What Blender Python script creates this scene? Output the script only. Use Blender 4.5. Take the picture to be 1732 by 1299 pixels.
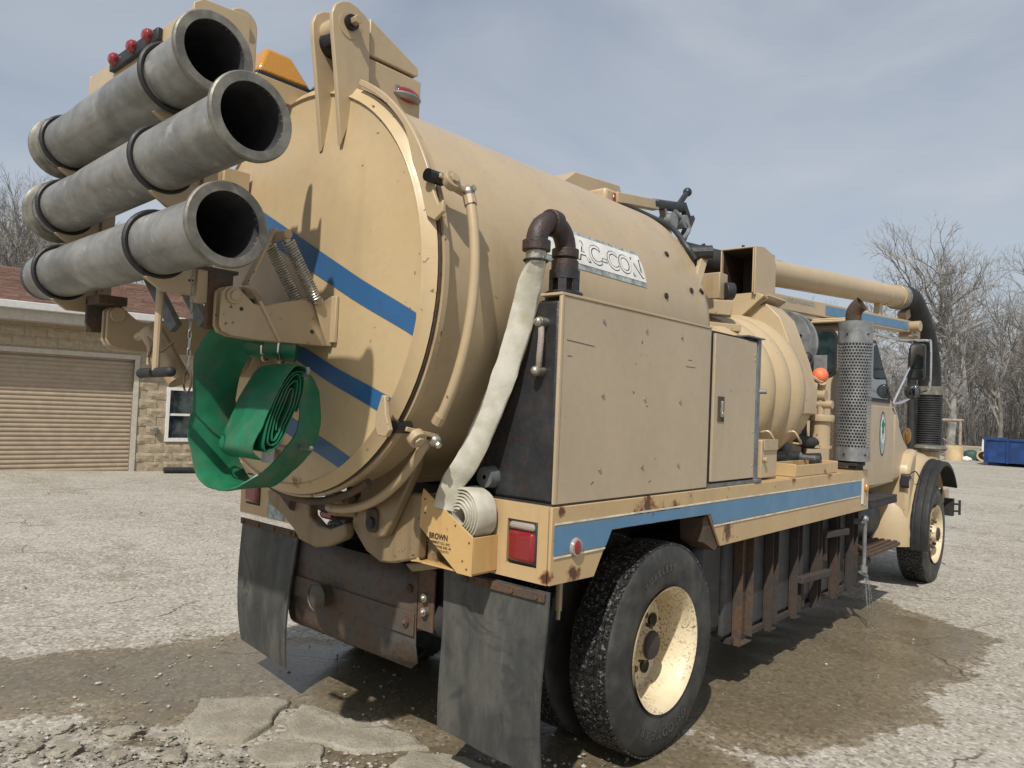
import bpy, bmesh, math, random
import numpy as np
from mathutils import Vector, Matrix, noise
R = math.radians
random.seed(7)
scene = bpy.context.scene
for o in list(bpy.data.objects): bpy.data.objects.remove(o)
COL = scene.collection

# ------------------------------------------------------------------ camera
def cam_basis(yaw, pitch, roll):
    f = Vector((math.sin(yaw)*math.cos(pitch), math.cos(yaw)*math.cos(pitch), math.sin(pitch)))
    r = f.cross(Vector((0, 0, 1))).normalized(); u = r.cross(f)
    return f, r*math.cos(roll)+u*math.sin(roll), -r*math.sin(roll)+u*math.cos(roll)
CAM = Vector((3.0663, -2.3769, 1.708))
cf, cr, cu = cam_basis(-0.7215, 0.0311, 0.0416)
cd = bpy.data.cameras.new('camera'); co = bpy.data.objects.new('camera', cd); COL.objects.link(co)
m = Matrix((cr, cu, -cf)).transposed().to_4x4(); m.translation = CAM; co.matrix_world = m
cd.sensor_fit = 'HORIZONTAL'; cd.sensor_width = 36; cd.lens = 36*1256.5/1732
cd.clip_start = .05; cd.clip_end = 2000
scene.camera = co

# ------------------------------------------------------------------ world and sun
SUN = Vector((.44, -1.0, 1.25)).normalized()          # towards the sun
w = bpy.data.worlds.new('World'); scene.world = w; w.use_nodes = True
nt = w.node_tree; nt.nodes.clear()
out = nt.nodes.new('ShaderNodeOutputWorld'); bg = nt.nodes.new('ShaderNodeBackground')
sky = nt.nodes.new('ShaderNodeTexSky'); sky.sky_type = 'NISHITA'; sky.sun_disc = False
sky.sun_elevation = math.asin(SUN.z); sky.sun_rotation = math.atan2(SUN.x, SUN.y)
sky.air_density = 1.0; sky.dust_density = 2.0; sky.ozone_density = 1.0
tc = nt.nodes.new('ShaderNodeTexCoord'); mp = nt.nodes.new('ShaderNodeMapping'); mp.inputs['Scale'].default_value = (1, 1, 2.6)
mp.inputs['Rotation'].default_value = (.25, .2, .5)
nz = nt.nodes.new('ShaderNodeTexNoise'); nz.inputs['Scale'].default_value = 2.0; nz.inputs['Detail'].default_value = 7; nz.inputs['Roughness'].default_value = .5; nz.inputs['Distortion'].default_value = .6
rp = nt.nodes.new('ShaderNodeValToRGB'); rp.color_ramp.elements[0].position = .33; rp.color_ramp.elements[0].color = (.42, .42, .42, 1); rp.color_ramp.elements[1].position = .72; rp.color_ramp.elements[1].color = (.92, .92, .92, 1)
mx = nt.nodes.new('ShaderNodeMix'); mx.data_type = 'RGBA'
mx.inputs[7].default_value = (5.3, 5.65, 6.1, 1)       # thin grey cloud
L = nt.links.new
L(tc.outputs['Generated'], mp.inputs[0]); L(mp.outputs[0], nz.inputs['Vector']); L(nz.outputs[0], rp.inputs[0])
L(rp.outputs[0], mx.inputs[0]); L(sky.outputs[0], mx.inputs[6]); L(mx.outputs[2], bg.inputs[0]); L(bg.outputs[0], out.inputs[0])
bg.inputs[1].default_value = .118
sd = bpy.data.lights.new('sun', 'SUN'); sd.energy = 4.9; sd.angle = R(.9); sd.color = (1, .95, .87)
so = bpy.data.objects.new('sun', sd); COL.objects.link(so); so.rotation_euler = (-SUN).to_track_quat('-Z', 'Y').to_euler(); so.location = (5, -10, 12)
vs = scene.view_settings; vs.view_transform = 'Standard'; vs.look = 'None'; vs.gamma = 1; vs.exposure = -.16
scene.render.engine = 'CYCLES'

# ------------------------------------------------------------------ materials
class NT:
    def __init__(s, name):
        s.m = bpy.data.materials.new(name); s.m.use_nodes = True; s.t = s.m.node_tree
        s.b = s.t.nodes['Principled BSDF']; s.o = s.t.nodes['Material Output']
        g = s.t.nodes.new('ShaderNodeNewGeometry'); s.pos = g.outputs['Position']; s.nrm = g.outputs['Normal']
    def l(s, a, b): s.t.links.new(a, b)
    def inp(s, sock, v):
        if hasattr(v, 'is_linked') or isinstance(v, bpy.types.NodeSocket): s.l(v, sock)
        else:
            try: sock.default_value = v
            except Exception: sock.default_value = tuple(v)[:3]
    def noise(s, scale, detail=3, rough=.55, vec=None, sc=None, dist=0):
        n = s.t.nodes.new('ShaderNodeTexNoise'); n.inputs['Scale'].default_value = scale; n.inputs['Detail'].default_value = detail
        n.inputs['Roughness'].default_value = rough; n.inputs['Distortion'].default_value = dist
        v = vec or s.pos
        if sc:
            k = s.t.nodes.new('ShaderNodeMapping'); k.inputs['Scale'].default_value = sc; s.l(v, k.inputs[0]); v = k.outputs[0]
        s.l(v, n.inputs['Vector']); return n.outputs[0]
    def vor(s, scale, feature='F1', out='Distance', vec=None, rnd=1):
        n = s.t.nodes.new('ShaderNodeTexVoronoi'); n.feature = feature; n.inputs['Scale'].default_value = scale; n.inputs['Randomness'].default_value = rnd
        s.l(vec or s.pos, n.inputs['Vector']); return n.outputs[out]
    def ramp(s, v, a, b, c0=0., c1=1.):
        n = s.t.nodes.new('ShaderNodeMapRange'); n.inputs[1].default_value = a; n.inputs[2].default_value = b
        n.inputs[3].default_value = c0; n.inputs[4].default_value = c1; n.interpolation_type = 'SMOOTHSTEP'; s.l(v, n.inputs[0]); return n.outputs[0]
    def math(s, op, a, b=None):
        n = s.t.nodes.new('ShaderNodeMath'); n.operation = op; s.inp(n.inputs[0], a)
        if b is not None: s.inp(n.inputs[1], b)
        return n.outputs[0]
    def mix(s, f, a, b, mode='MIX'):
        n = s.t.nodes.new('ShaderNodeMix'); n.data_type = 'RGBA'; n.blend_type = mode; s.inp(n.inputs[0], f)
        for i, c in ((6, a), (7, b)):
            if isinstance(c, bpy.types.NodeSocket): s.l(c, n.inputs[i])
            else: n.inputs[i].default_value = (*c[:3], 1)
        return n.outputs[2]
    def dist(s, p):
        n = s.t.nodes.new('ShaderNodeVectorMath'); n.operation = 'DISTANCE'; s.l(s.pos, n.inputs[0]); n.inputs[1].default_value = p; return n.outputs['Value']
    def bump(s, h, strength=.3, d=.01):
        n = s.t.nodes.new('ShaderNodeBump'); n.inputs['Strength'].default_value = strength; n.inputs['Distance'].default_value = d
        s.l(h, n.inputs['Height']); s.l(n.outputs[0], s.b.inputs['Normal'])
    def attr(s, name):
        n = s.t.nodes.new('ShaderNodeAttribute'); n.attribute_name = name; return n.outputs['Fac']
    def done(s, col, rough=.5, metal=0, spec=None):
        s.inp(s.b.inputs['Base Color'], col if isinstance(col, bpy.types.NodeSocket) else (*col[:3], 1))
        s.inp(s.b.inputs['Roughness'], rough); s.inp(s.b.inputs['Metallic'], metal)
        if spec is not None: s.b.inputs['Specular IOR Level'].default_value = spec
        return s.m

RUST = (.115, .045, .018); RUSTD = (.045, .022, .012)
def paint(name, col, dirt=(.3, .22, .13), chips=.0, spots=(), rough=.36, streak=.4, dirtamt=.5):
    n = NT(name)
    a = n.ramp(n.noise(1.7, 4, .6), .35, .75, 0, dirtamt)
    c = n.mix(a, col, tuple(x*.80 for x in col))
    st = n.math('MULTIPLY', n.ramp(n.noise(9, 4, .6, sc=(1, 1, .08)), .5, .8, 0, streak), n.ramp(n.noise(2.3, 2), .4, .65))
    c = n.mix(st, c, dirt)
    fine = n.ramp(n.noise(23, 2), .3, .7, .975, 1.02)
    k = n.t.nodes.new('ShaderNodeMix'); k.data_type = 'RGBA'; k.blend_type = 'MULTIPLY'; k.inputs[0].default_value = 1
    n.l(c, k.inputs[6]); n.l(fine, k.inputs[7]); c = k.outputs[2]
    ch = n.math('MULTIPLY', n.ramp(n.noise(38, 2, .5), .72-chips*.05, .74-chips*.05), n.ramp(n.noise(4.2, 3), .5, .62))
    c = n.mix(ch, c, (.10, .055, .028))
    sp = n.math('MULTIPLY', n.ramp(n.vor(120), .16, .10), n.ramp(n.noise(2.7, 3), .60, .70)); c = n.mix(n.math('MULTIPLY', sp, .7), c, (.07, .045, .03))
    sn = n.math('SUBTRACT', n.noise(22, 4, .7), .5) if spots else None; rc = n.mix(n.noise(60, 2), RUST, RUSTD) if spots else None
    for (p, r) in spots:
        d = n.math('ADD', n.dist(p), n.math('MULTIPLY', sn, r*2.4))
        c = n.mix(n.ramp(d, r*1.05, r*.55), c, (.22, .10, .035))
        c = n.mix(n.ramp(d, r*.62, r*.45), c, rc)
    n.bump(n.noise(3.5, 2), .10, .03)
    return n.done(c, n.ramp(n.noise(6, 2), .3, .7, rough-.06, rough+.12))
def simple(name, col, rough=.5, metal=0, var=.25, scale=12, bump=.15, spec=None):
    n = NT(name)
    c = n.mix(n.ramp(n.noise(scale, 5, .6), .3, .72), tuple(x*(1-var) for x in col), tuple(min(1, x*(1+var)) for x in col))
    if bump: n.bump(n.noise(scale*3, 4), bump, .01)
    return n.done(c, n.ramp(n.noise(scale*.7, 3), .3, .7, max(.05, rough-.08), min(1, rough+.1)), metal, spec)
def rusty(name, a, b, scale=9, rough=.8, lo=.4, hi=.62, metal=0):
    n = NT(name)
    c = n.mix(n.ramp(n.noise(scale, 6, .65), lo, hi), a, b)
    c = n.mix(n.ramp(n.noise(scale*5, 3), .45, .75, 0, .6), c, RUSTD)
    n.bump(n.noise(scale*6, 4), .35, .01)
    return n.done(c, rough, metal)
BG = (.445, .342, .210)
M = {}
M['beige'] = paint('beige_paint', BG)
M['beige_side'] = paint('beige_side_paint', (.42, .335, .228), chips=.1, streak=.3)
M['beige_deck'] = paint('beige_deck_paint', (.47, .33, .17), chips=.6, streak=.9, spots=(((1.22, .68, 1.205), .09), ((1.22, .74, 1.27), .06), ((1.22, .86, 1.20), .07), ((1.22, 1.0, 1.21), .075), ((1.22, .56, 1.19), .06), ((1.22, .16, 1.02), .05), ((1.2, 0, 1.02), .035), ((1.22, 1.62, 1.06), .07), ((1.22, .06, 1.29), .03), ((1.22, 2.6, 1.3), .04), ((1.22, 3.3, 1.31), .05)))
M['beige_arm'] = paint('beige_arm_paint', (.39, .298, .185), chips=1.3, streak=.8, dirt=(.2, .11, .045))
M['grimy_shaded'] = paint('grimy_shaded_beige_paint', (.235, .168, .092), chips=2.2, streak=1.0, dirt=(.07, .042, .022), dirtamt=1.0)  # greasy dirt plus the shade below the tank door, painted into the colour
M['yellow_box'] = paint('yellowed_paint', (.52, .335, .135), chips=2, streak=.5, dirt=(.3, .14, .04))
M['door'] = paint('door_paint', (.485, .365, .208), chips=.4, streak=.3, spots=(((.10, -.5, 1.32), .05), ((-.12, -.5, 1.335), .05), ((.22, -.5, 1.325), .035), ((.75, -.45, 1.62), .035)))
M['blue'] = paint('blue_stripe_paint', (.028, .105, .245), dirt=(.06, .1, .17), chips=.6, streak=.3, rough=.35)
M['blue_side'] = paint('faded_blue_paint', (.085, .20, .33), dirt=(.2, .25, .3), chips=.5, streak=.6, rough=.45)
M['pin'] = simple('pinstripe_cream', (.62, .57, .45), .5)
M['rubber'] = simple('black_rubber', (.017, .017, .018), .62, var=.3)
M['strap'] = simple('strap_rubber', (.014, .014, .015), .5)
def flap_mat():
    n = NT('mud_flap_rubber')
    c = n.mix(n.ramp(n.noise(5, 6, .65, sc=(1, 1, .35)), .35, .7), (.036, .038, .036), (.098, .095, .082))
    c = n.mix(n.ramp(n.noise(3.6, 4, .6, dist=2.5), .50, .68, 0, .6), c, (.024, .025, .026))
    c = n.mix(n.ramp(n.noise(30, 4, .6, sc=(1, 1, .04)), .55, .8, 0, .5), c, (.14, .14, .12))
    n.bump(n.noise(25, 4), .15, .01); return n.done(c, .62)
M['flap'] = flap_mat()
def tyre_mat():
    n = NT('tyre_rubber')
    c = n.mix(n.ramp(n.noise(7, 5, .6), .35, .7), (.022, .022, .021), (.062, .060, .054))
    n.bump(n.noise(40, 4), .2, .005); return n.done(c, n.ramp(n.noise(9, 3), .3, .7, .45, .75))
M['tyre'] = tyre_mat()
def tread_mat():
    n = NT('wet_tread')
    c = n.mix(n.ramp(n.noise(55, 4, .7), .52, .66), (.012, .012, .012), (.16, .155, .14))
    n.bump(n.noise(70, 4), .5, .008); return n.done(c, n.ramp(n.noise(30, 3), .4, .6, .25, .7))
M['tread'] = tread_mat()
def alu():
    n = NT('dull_aluminium')
    c = n.mix(n.ramp(n.noise(5, 5, .65), .3, .7), (.155, .155, .145), (.30, .295, .275))
    c = n.mix(n.ramp(n.noise(24, 4, .6, sc=(.1, 1, 1)), .5, .8, 0, .4), c, (.13, .12, .105))
    c = n.mix(n.ramp(n.noise(11, 4), .62, .72, 0, .55), c, (.46, .45, .42))
    n.bump(n.noise(7, 3), .25, .03); return n.done(c, n.ramp(n.noise(8, 4), .3, .7, .36, .58), .35)
M['alu'] = alu()
M['flange'] = simple('flange_metal', (.19, .18, .15), .5, .4, .35, 14)
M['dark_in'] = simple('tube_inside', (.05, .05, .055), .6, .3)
M['steel'] = simple('grey_steel', (.25, .258, .26), .42, .5, .25)
M['zinc'] = simple('zinc_bolt', (.42, .40, .34), .35, .8, .3, 40)
M['chrome'] = simple('chrome', (.75, .76, .77), .12, 1, .05)
M['greypaint'] = simple('grey_paint', (.12, .13, .135), .5, 0, .3)
M['rust'] = rusty('rusty_steel', (.10, .055, .030), (.055, .046, .038))
M['rust_dark'] = rusty('dark_rusty_steel', (.052, .037, .028), (.030, .029, .028), 6)
M['rust_plate'] = rusty('rusty_plate', (.080, .052, .036), (.066, .062, .055), 4.5, .6)
M['cast'] = rusty('cast_iron_brown', (.046, .026, .022), (.028, .020, .020), 14, .5)
M['blackpoly'] = rusty('black_poly_tank', (.014, .016, .019), (.040, .043, .046), 5, .5, .4, .8)
M['darksteel'] = simple('dark_chassis', (.020, .019, .018), .7, 0, .4)
M['blackpl'] = simple('black_plastic', (.02, .021, .023), .45)
M['water_tank'] = rusty('dirty_poly_tank', (.045, .047, .05), (.075, .075, .073), 4, .6, .4, .75)
def hose_white():
    n = NT('white_canvas')
    c = n.mix(n.ramp(n.noise(9, 5), .35, .7), (.40, .38, .30), (.56, .54, .47)); c = n.mix(n.ramp(n.noise(5, 4, .6), .50, .72, 0, .7), c, (.36, .30, .17))
    n.bump(n.noise(90, 2), .3, .003); return n.done(c, .85)
M['canvas'] = hose_white()
def hose_green():
    n = NT('green_layflat')
    c = n.mix(n.ramp(n.noise(6, 5), .35, .7), (.008, .105, .048), (.014, .165, .078)); c = n.mix(n.ramp(n.noise(8, 5, .65), .48, .74, 0, .8), c, (.085, .115, .07)); c = n.mix(n.ramp(n.noise(40, 4, .6, sc=(1, 1, .2)), .6, .8, 0, .5), c, (.03, .05, .035))
    n.bump(n.noise(6, 3), .15, .02); return n.done(c, .42)
M['green'] = hose_green()
M['green_in'] = simple('green_hose_inner_face', (.03, .06, .042), .6, 0, .3)
def lens(name, col, alpha=.0, rough=.15):
    n = NT(name); n.b.inputs['Coat Weight'].default_value = .6
    n.bump(n.vor(90), .25, .004); return n.done(col, rough)
M['red'] = lens('red_lens', (.20, .009, .013)); M['amber'] = lens('amber_lens', (.46, .205, .018), rough=.12); M['clear'] = lens('clear_lens', (.30, .25, .22))
M['orange'] = simple('orange_ball', (.75, .17, .07), .45, 0, .12)
def glass():
    n = NT('tinted_glass'); n.b.inputs['Coat Weight'].default_value = 1
    c = n.mix(n.ramp(n.noise(6, 4), .4, .65), (.012, .022, .024), (.035, .055, .058)); return n.done(c, .04)
M['glass'] = glass()
M['mirror'] = simple('mirror_glass', (.16, .17, .18), .03, 1, 0, bump=0)
def rim_mat():
    n = NT('cream_rim_paint'); c = n.mix(n.ramp(n.noise(4, 4), .35, .7), (.60, .50, .32), (.70, .61, .42))
    zone = n.ramp(n.noise(5, 3), .35, .62)
    c = n.mix(n.math('MULTIPLY', n.ramp(n.noise(75, 3, .6), .53, .60), zone), c, (.30, .15, .05)); c = n.mix(n.math('MULTIPLY', n.ramp(n.noise(48, 3, .6), .60, .66), zone), c, (.11, .05, .022))
    n.bump(n.noise(40, 3), .1, .005); return n.done(c, .45)
M['rim'] = rim_mat()
M['white'] = simple('white_paint', (.66, .65, .62), .5, 0, .1)
M['ink'] = simple('black_ink', (.03, .025, .02), .6)
M['grease'] = simple('black_grease', (.008, .008, .009), .25)
M['decalgrey'] = simple('faded_decal_blue', (.30, .34, .34), .5, 0, .45, 25)

# ------------------------------------------------------------------ mesh builder
class MB:
    def __init__(s): s.v = []; s.f = []
    def add(s, vs, fs):
        k = len(s.v); s.v += [tuple(v) for v in vs]; s.f += [tuple(i+k for i in f) for f in fs]; return s
    def box(s, x0, x1, y0, y1, z0, z1):
        return s.add([(x, y, z) for x in (x0, x1) for y in (y0, y1) for z in (z0, z1)], [(0, 1, 3, 2), (4, 6, 7, 5), (0, 4, 5, 1), (2, 3, 7, 6), (0, 2, 6, 4), (1, 5, 7, 3)])
    def bar(s, p0, p1, w, h, up=(0, 0, 1)):
        p0 = Vector(p0); p1 = Vector(p1); d = (p1-p0).normalized(); a = d.cross(Vector(up))
        if a.length < 1e-4: a = d.cross(Vector((1, 0, 0)))
        a.normalize(); b = a.cross(d)
        vs = [p+a*(i*w/2)+b*(j*h/2) for p in (p0, p1) for i in (-1, 1) for j in (-1, 1)]
        return s.add(vs, [(0, 1, 3, 2), (4, 6, 7, 5), (0, 4, 5, 1), (2, 3, 7, 6), (0, 2, 6, 4), (1, 5, 7, 3)])
    def prism(s, poly, axis, a, b):
        def P(q, t): return {'x': (t, q[0], q[1]), 'y': (q[0], t, q[1]), 'z': (q[0], q[1], t)}[axis]
        n = len(poly); vs = [P(q, a) for q in poly]+[P(q, b) for q in poly]
        return s.add(vs, [tuple(range(n)), tuple(range(2*n-1, n-1, -1))]+[(i, (i+1) % n, n+(i+1) % n, n+i) for i in range(n)])
    def tube(s, path, r, seg=12, cap=True, closed=False):
        path = [Vector(p) for p in path]; n = len(path); rr = r if isinstance(r, (list, tuple)) else [r]*n
        T = []
        for i in range(n):
            if closed: t = path[(i+1) % n]-path[i-1]
            else: t = path[min(i+1, n-1)]-path[max(i-1, 0)]
            T.append(t.normalized() if t.length > 1e-9 else Vector((0, 0, 1)))
        u = T[0].orthogonal().normalized(); vs = []
        for i in range(n):
            u = (u-T[i]*u.dot(T[i])).normalized(); v = T[i].cross(u)
            vs += [path[i]+(u*math.cos(2*math.pi*k/seg)+v*math.sin(2*math.pi*k/seg))*rr[i] for k in range(seg)]
        fs = [(i*seg+k, i*seg+(k+1) % seg, ((i+1) % n)*seg+(k+1) % seg, ((i+1) % n)*seg+k) for i in range(n if closed else n-1) for k in range(seg)]
        if cap and not closed: fs += [tuple(range(seg))[::-1], tuple(range((n-1)*seg, n*seg))]
        return s.add(vs, fs)
    def cyl(s, p0, p1, r, seg=16, r1=None): return s.tube([p0, p1], [r, r if r1 is None else r1], seg)
    def lathe(s, prof, o, axis='y', seg=48, a0=0., a1=2*math.pi, close=False):
        full = abs(a1-a0-2*math.pi) < 1e-6; k = seg if full else seg+1; vs = []
        for (t, r) in prof:
            for j in range(k):
                a = a0+(a1-a0)*j/seg; c, q = r*math.cos(a), r*math.sin(a)
                vs.append({'y': (o[0]+c, o[1]+t, o[2]+q), 'x': (o[0]+t, o[1]+c, o[2]+q), 'z': (o[0]+c, o[1]+q, o[2]+t)}[axis])
        n = len(prof); fs = []
        for i in range(n-1 if not close else n):
            for j in range(seg): fs.append((i*k+j, i*k+(j+1) % k, ((i+1) % n)*k+(j+1) % k, ((i+1) % n)*k+j))
        return s.add(vs, fs)
    def ball(s, c, r, seg=12, rings=8, sc=(1, 1, 1)):
        prof = [(-r*math.cos(math.pi*i/rings), max(1e-4, r*math.sin(math.pi*i/rings))) for i in range(rings+1)]
        k = len(s.v); s.lathe(prof, (0, 0, 0), 'z', seg)
        s.v[k:] = [(c[0]+x*sc[0], c[1]+y*sc[1], c[2]+z*sc[2]) for x, y, z in s.v[k:]]; return s
    def sweep(s, path, sides, w, h, seg=2):
        """flat band: at each path point a rounded section, w across (side vector), h thick"""
        path = [Vector(p) for p in path]; n = len(path); W = w if isinstance(w, list) else [w]*n; H = h if isinstance(h, list) else [h]*n
        sec = [(-1, -.3), (-.8, -.9), (0, -1), (.8, -.9), (1, -.3), (1, .3), (.8, .9), (0, 1), (-.8, .9), (-1, .3)]; k = len(sec); vs = []
        for i in range(n):
            t = (path[min(i+1, n-1)]-path[max(i-1, 0)]).normalized(); a = Vector(sides[i] if isinstance(sides, list) else sides)
            a = (a-t*a.dot(t)).normalized(); b = t.cross(a)
            vs += [path[i]+a*(p*W[i]/2)+b*(q*H[i]/2) for p, q in sec]
        fs = [(i*k+j, i*k+(j+1) % k, (i+1)*k+(j+1) % k, (i+1)*k+j) for i in range(n-1) for j in range(k)]
        fs += [tuple(range(k))[::-1], tuple(range((n-1)*k, n*k))]
        return s.add(vs, fs)
    def mesh(s, name, mat, smooth=True, ang=35, fix=True):
        me = bpy.data.meshes.new(name); me.from_pydata(s.v, [], s.f)
        if fix:
            b = bmesh.new(); b.from_mesh(me); bmesh.ops.recalc_face_normals(b, faces=b.faces); b.to_mesh(me); b.free()
        if mat: me.materials.append(M[mat] if isinstance(mat, str) else mat)
        if smooth:
            me.polygons.foreach_set('use_smooth', [True]*len(me.polygons)); me.set_sharp_from_angle(angle=R(ang))
        me.update(); return me
    def build(s, name, mat, parent=None, bevel=0, smooth=True, ang=35, fix=True, label=None):
        o = bpy.data.objects.new(name, s.mesh(name, mat, smooth, ang, fix)); COL.objects.link(o); adopt(o, parent)
        if bevel:
            b = o.modifiers.new('bevel', 'BEVEL'); b.width = bevel; b.segments = 2; b.limit_method = 'ANGLE'; b.angle_limit = R(40); b.harden_normals = False
        if label: o['label'] = label
        return o
def adopt(o, parent):
    if parent is not None:
        o.parent = parent
        if parent.type == 'EMPTY': o.matrix_parent_inverse = Matrix.Translation(-Vector(parent.location))
def thing(name, loc, label, cat, group=None):
    o = bpy.data.objects.new(name, None); COL.objects.link(o); o.location = loc; o.empty_display_size = .2
    tag(o, label, cat, group); return o
def tag(o, label, cat, group=None, kind=None):
    if label: o['label'] = label
    if cat: o['category'] = cat
    if group: o['group'] = group
    if kind: o['kind'] = kind
    return o
def crumple(q, amt, sc):
    q.v = [tuple(Vector(p)+noise.noise_vector(Vector(p)*sc)*amt+noise.noise_vector(Vector(p)*sc*3.1)*amt*.35) for p in q.v]
def arc(c, r, a0, a1, n, plane='xz', t=0.):
    P = []
    for i in range(n+1):
        a = R(a0+(a1-a0)*i/n); u, v = c[0]+r*math.cos(a), c[1]+r*math.sin(a)
        P.append({'xz': (u, t, v), 'yz': (t, u, v), 'xy': (u, v, t)}[plane])
    return P
def smoothpath(P, k=6):
    P = [Vector(p) for p in P]; out = []
    for i in range(len(P)-1):
        a, b, c, d = P[max(i-1, 0)], P[i], P[i+1], P[min(i+2, len(P)-1)]
        for j in range(k):
            t = j/k; out.append(.5*((2*b)+(c-a)*t+(2*a-5*b+4*c-d)*t*t+(3*b-a-3*c+d)*t**3))
    out.append(P[-1]); return out
def rrect(x0, x1, y0, y1, r, n=5):
    P = []
    for cx, cy, a in ((x1-r, y1-r, 0), (x0+r, y1-r, 90), (x0+r, y0+r, 180), (x1-r, y0+r, 270)):
        for i in range(n+1): P.append((cx+r*math.cos(R(a+90*i/n)), cy+r*math.sin(R(a+90*i/n))))
    return P
def text2d(s, size=1., bold=0., width=None):
    """flat lettering as (verts2d, faces)"""
    c = bpy.data.curves.new('lettering', 'FONT'); c.body = s; c.size = size; c.offset = bold; c.resolution_u = 3
    o = bpy.data.objects.new('lettering', c); COL.objects.link(o)
    bpy.context.view_layer.update()
    me = o.evaluated_get(bpy.context.evaluated_depsgraph_get()).to_mesh()
    V = [(v.co.x, v.co.y) for v in me.vertices]; F = [tuple(p.vertices) for p in me.polygons]
    o.to_mesh_clear() if False else None
    bpy.data.objects.remove(o); bpy.data.curves.remove(c)
    x0 = min(v[0] for v in V); x1 = max(v[0] for v in V); k = 1 if not width else width/(x1-x0)
    return [((x-x0)*k, y*(1 if not width else 1)) for x, y in V], F, (x1-x0)*k

# ================================================================== SETTING
def sdpoly(px, py, poly):
    d = np.full(px.shape, 1e9); inside = np.zeros(px.shape, bool); n = len(poly)
    for i in range(n):
        ax, ay = poly[i]; bx, by = poly[(i+1) % n]; ex, ey = bx-ax, by-ay
        t = np.clip(((px-ax)*ex+(py-ay)*ey)/(ex*ex+ey*ey), 0, 1)
        d = np.minimum(d, np.hypot(px-ax-t*ex, py-ay-t*ey))
        c = ((ay > py) != (by > py)); 
        with np.errstate(divide='ignore', invalid='ignore'):
            xi = ex*(py-ay)/(ey if ey != 0 else 1e-9)+ax
        inside ^= c & (px < xi)
    return np.where(inside, d, -d)
WA = Vector((-14.44, 2.12, 0)); WD = Vector((math.sin(R(8)), math.cos(R(8)), 0)); WN = Vector((math.cos(R(8)), -math.sin(R(8)), 0))
WET_R = [(.9, 1.2), (1.13, 1.25), (1.45, 1.34), (1.88, 1.83), (2.06, 2.4), (2.1, 3.5), (2.13, 4.26), (2.08, 4.85), (1.45, 5.15), (1.07, 5.49), (.74, 5.33), (.3, 5), (.3, 1.3)]
WET_L = [(-3.4, -1.5), (-2.45, -.9), (-2.2, -.46), (-2.03, .12), (-1.91, .4), (-1.2, 1.0), (0, 1.6), (.9, 2.2), (1.2, 1.3), (.95, .75), (.3, .26), (-.5, .02), (-.78, -.28), (-.74, -.60), (-.60, -.78), (-.75, -.95), (-1.15, -.80), (-1.5, -1.2), (-2.2, -1.8), (-3.4, -2.4)]
WET_C = [(-.45, .05), (.3, .5), (1.1, 1.5), (1.55, 1.35), (1.75, .95), (1.3, .55), (.75, .05), (.35, -.25), (-.05, -.32), (-.3, -.12)]
RUBBLE = [(-1.5, -1.6), (-.95, -.75), (-.4, -.5), (.1, -.05), (.5, .25), (1.0, .75), (1.6, .9), (2.6, .5), (2.4, -1.8), (0, -3)]
def hfun(x, y):
    """terrain height, arrays"""
    t = (x-WA.x)*WD.x+(y-WA.y)*WD.y
    wgt = np.clip((-4.5-x)/7., 0, 1); wgt = wgt*wgt*(3-2*wgt)
    return -.025*np.clip(t, 0, 11)*wgt
def axis(lo, hi, step, far, g=1.22):
    a = list(np.arange(lo, hi+step/2, step)); s = step; b = [a[0]]; c = [a[-1]]
    while c[-1] < far: s *= g; c.append(c[-1]+s)
    s = step
    while b[-1] > -far: s *= g; b.append(b[-1]-s)
    return np.array(b[:0:-1]+a+c[1:])
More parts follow.
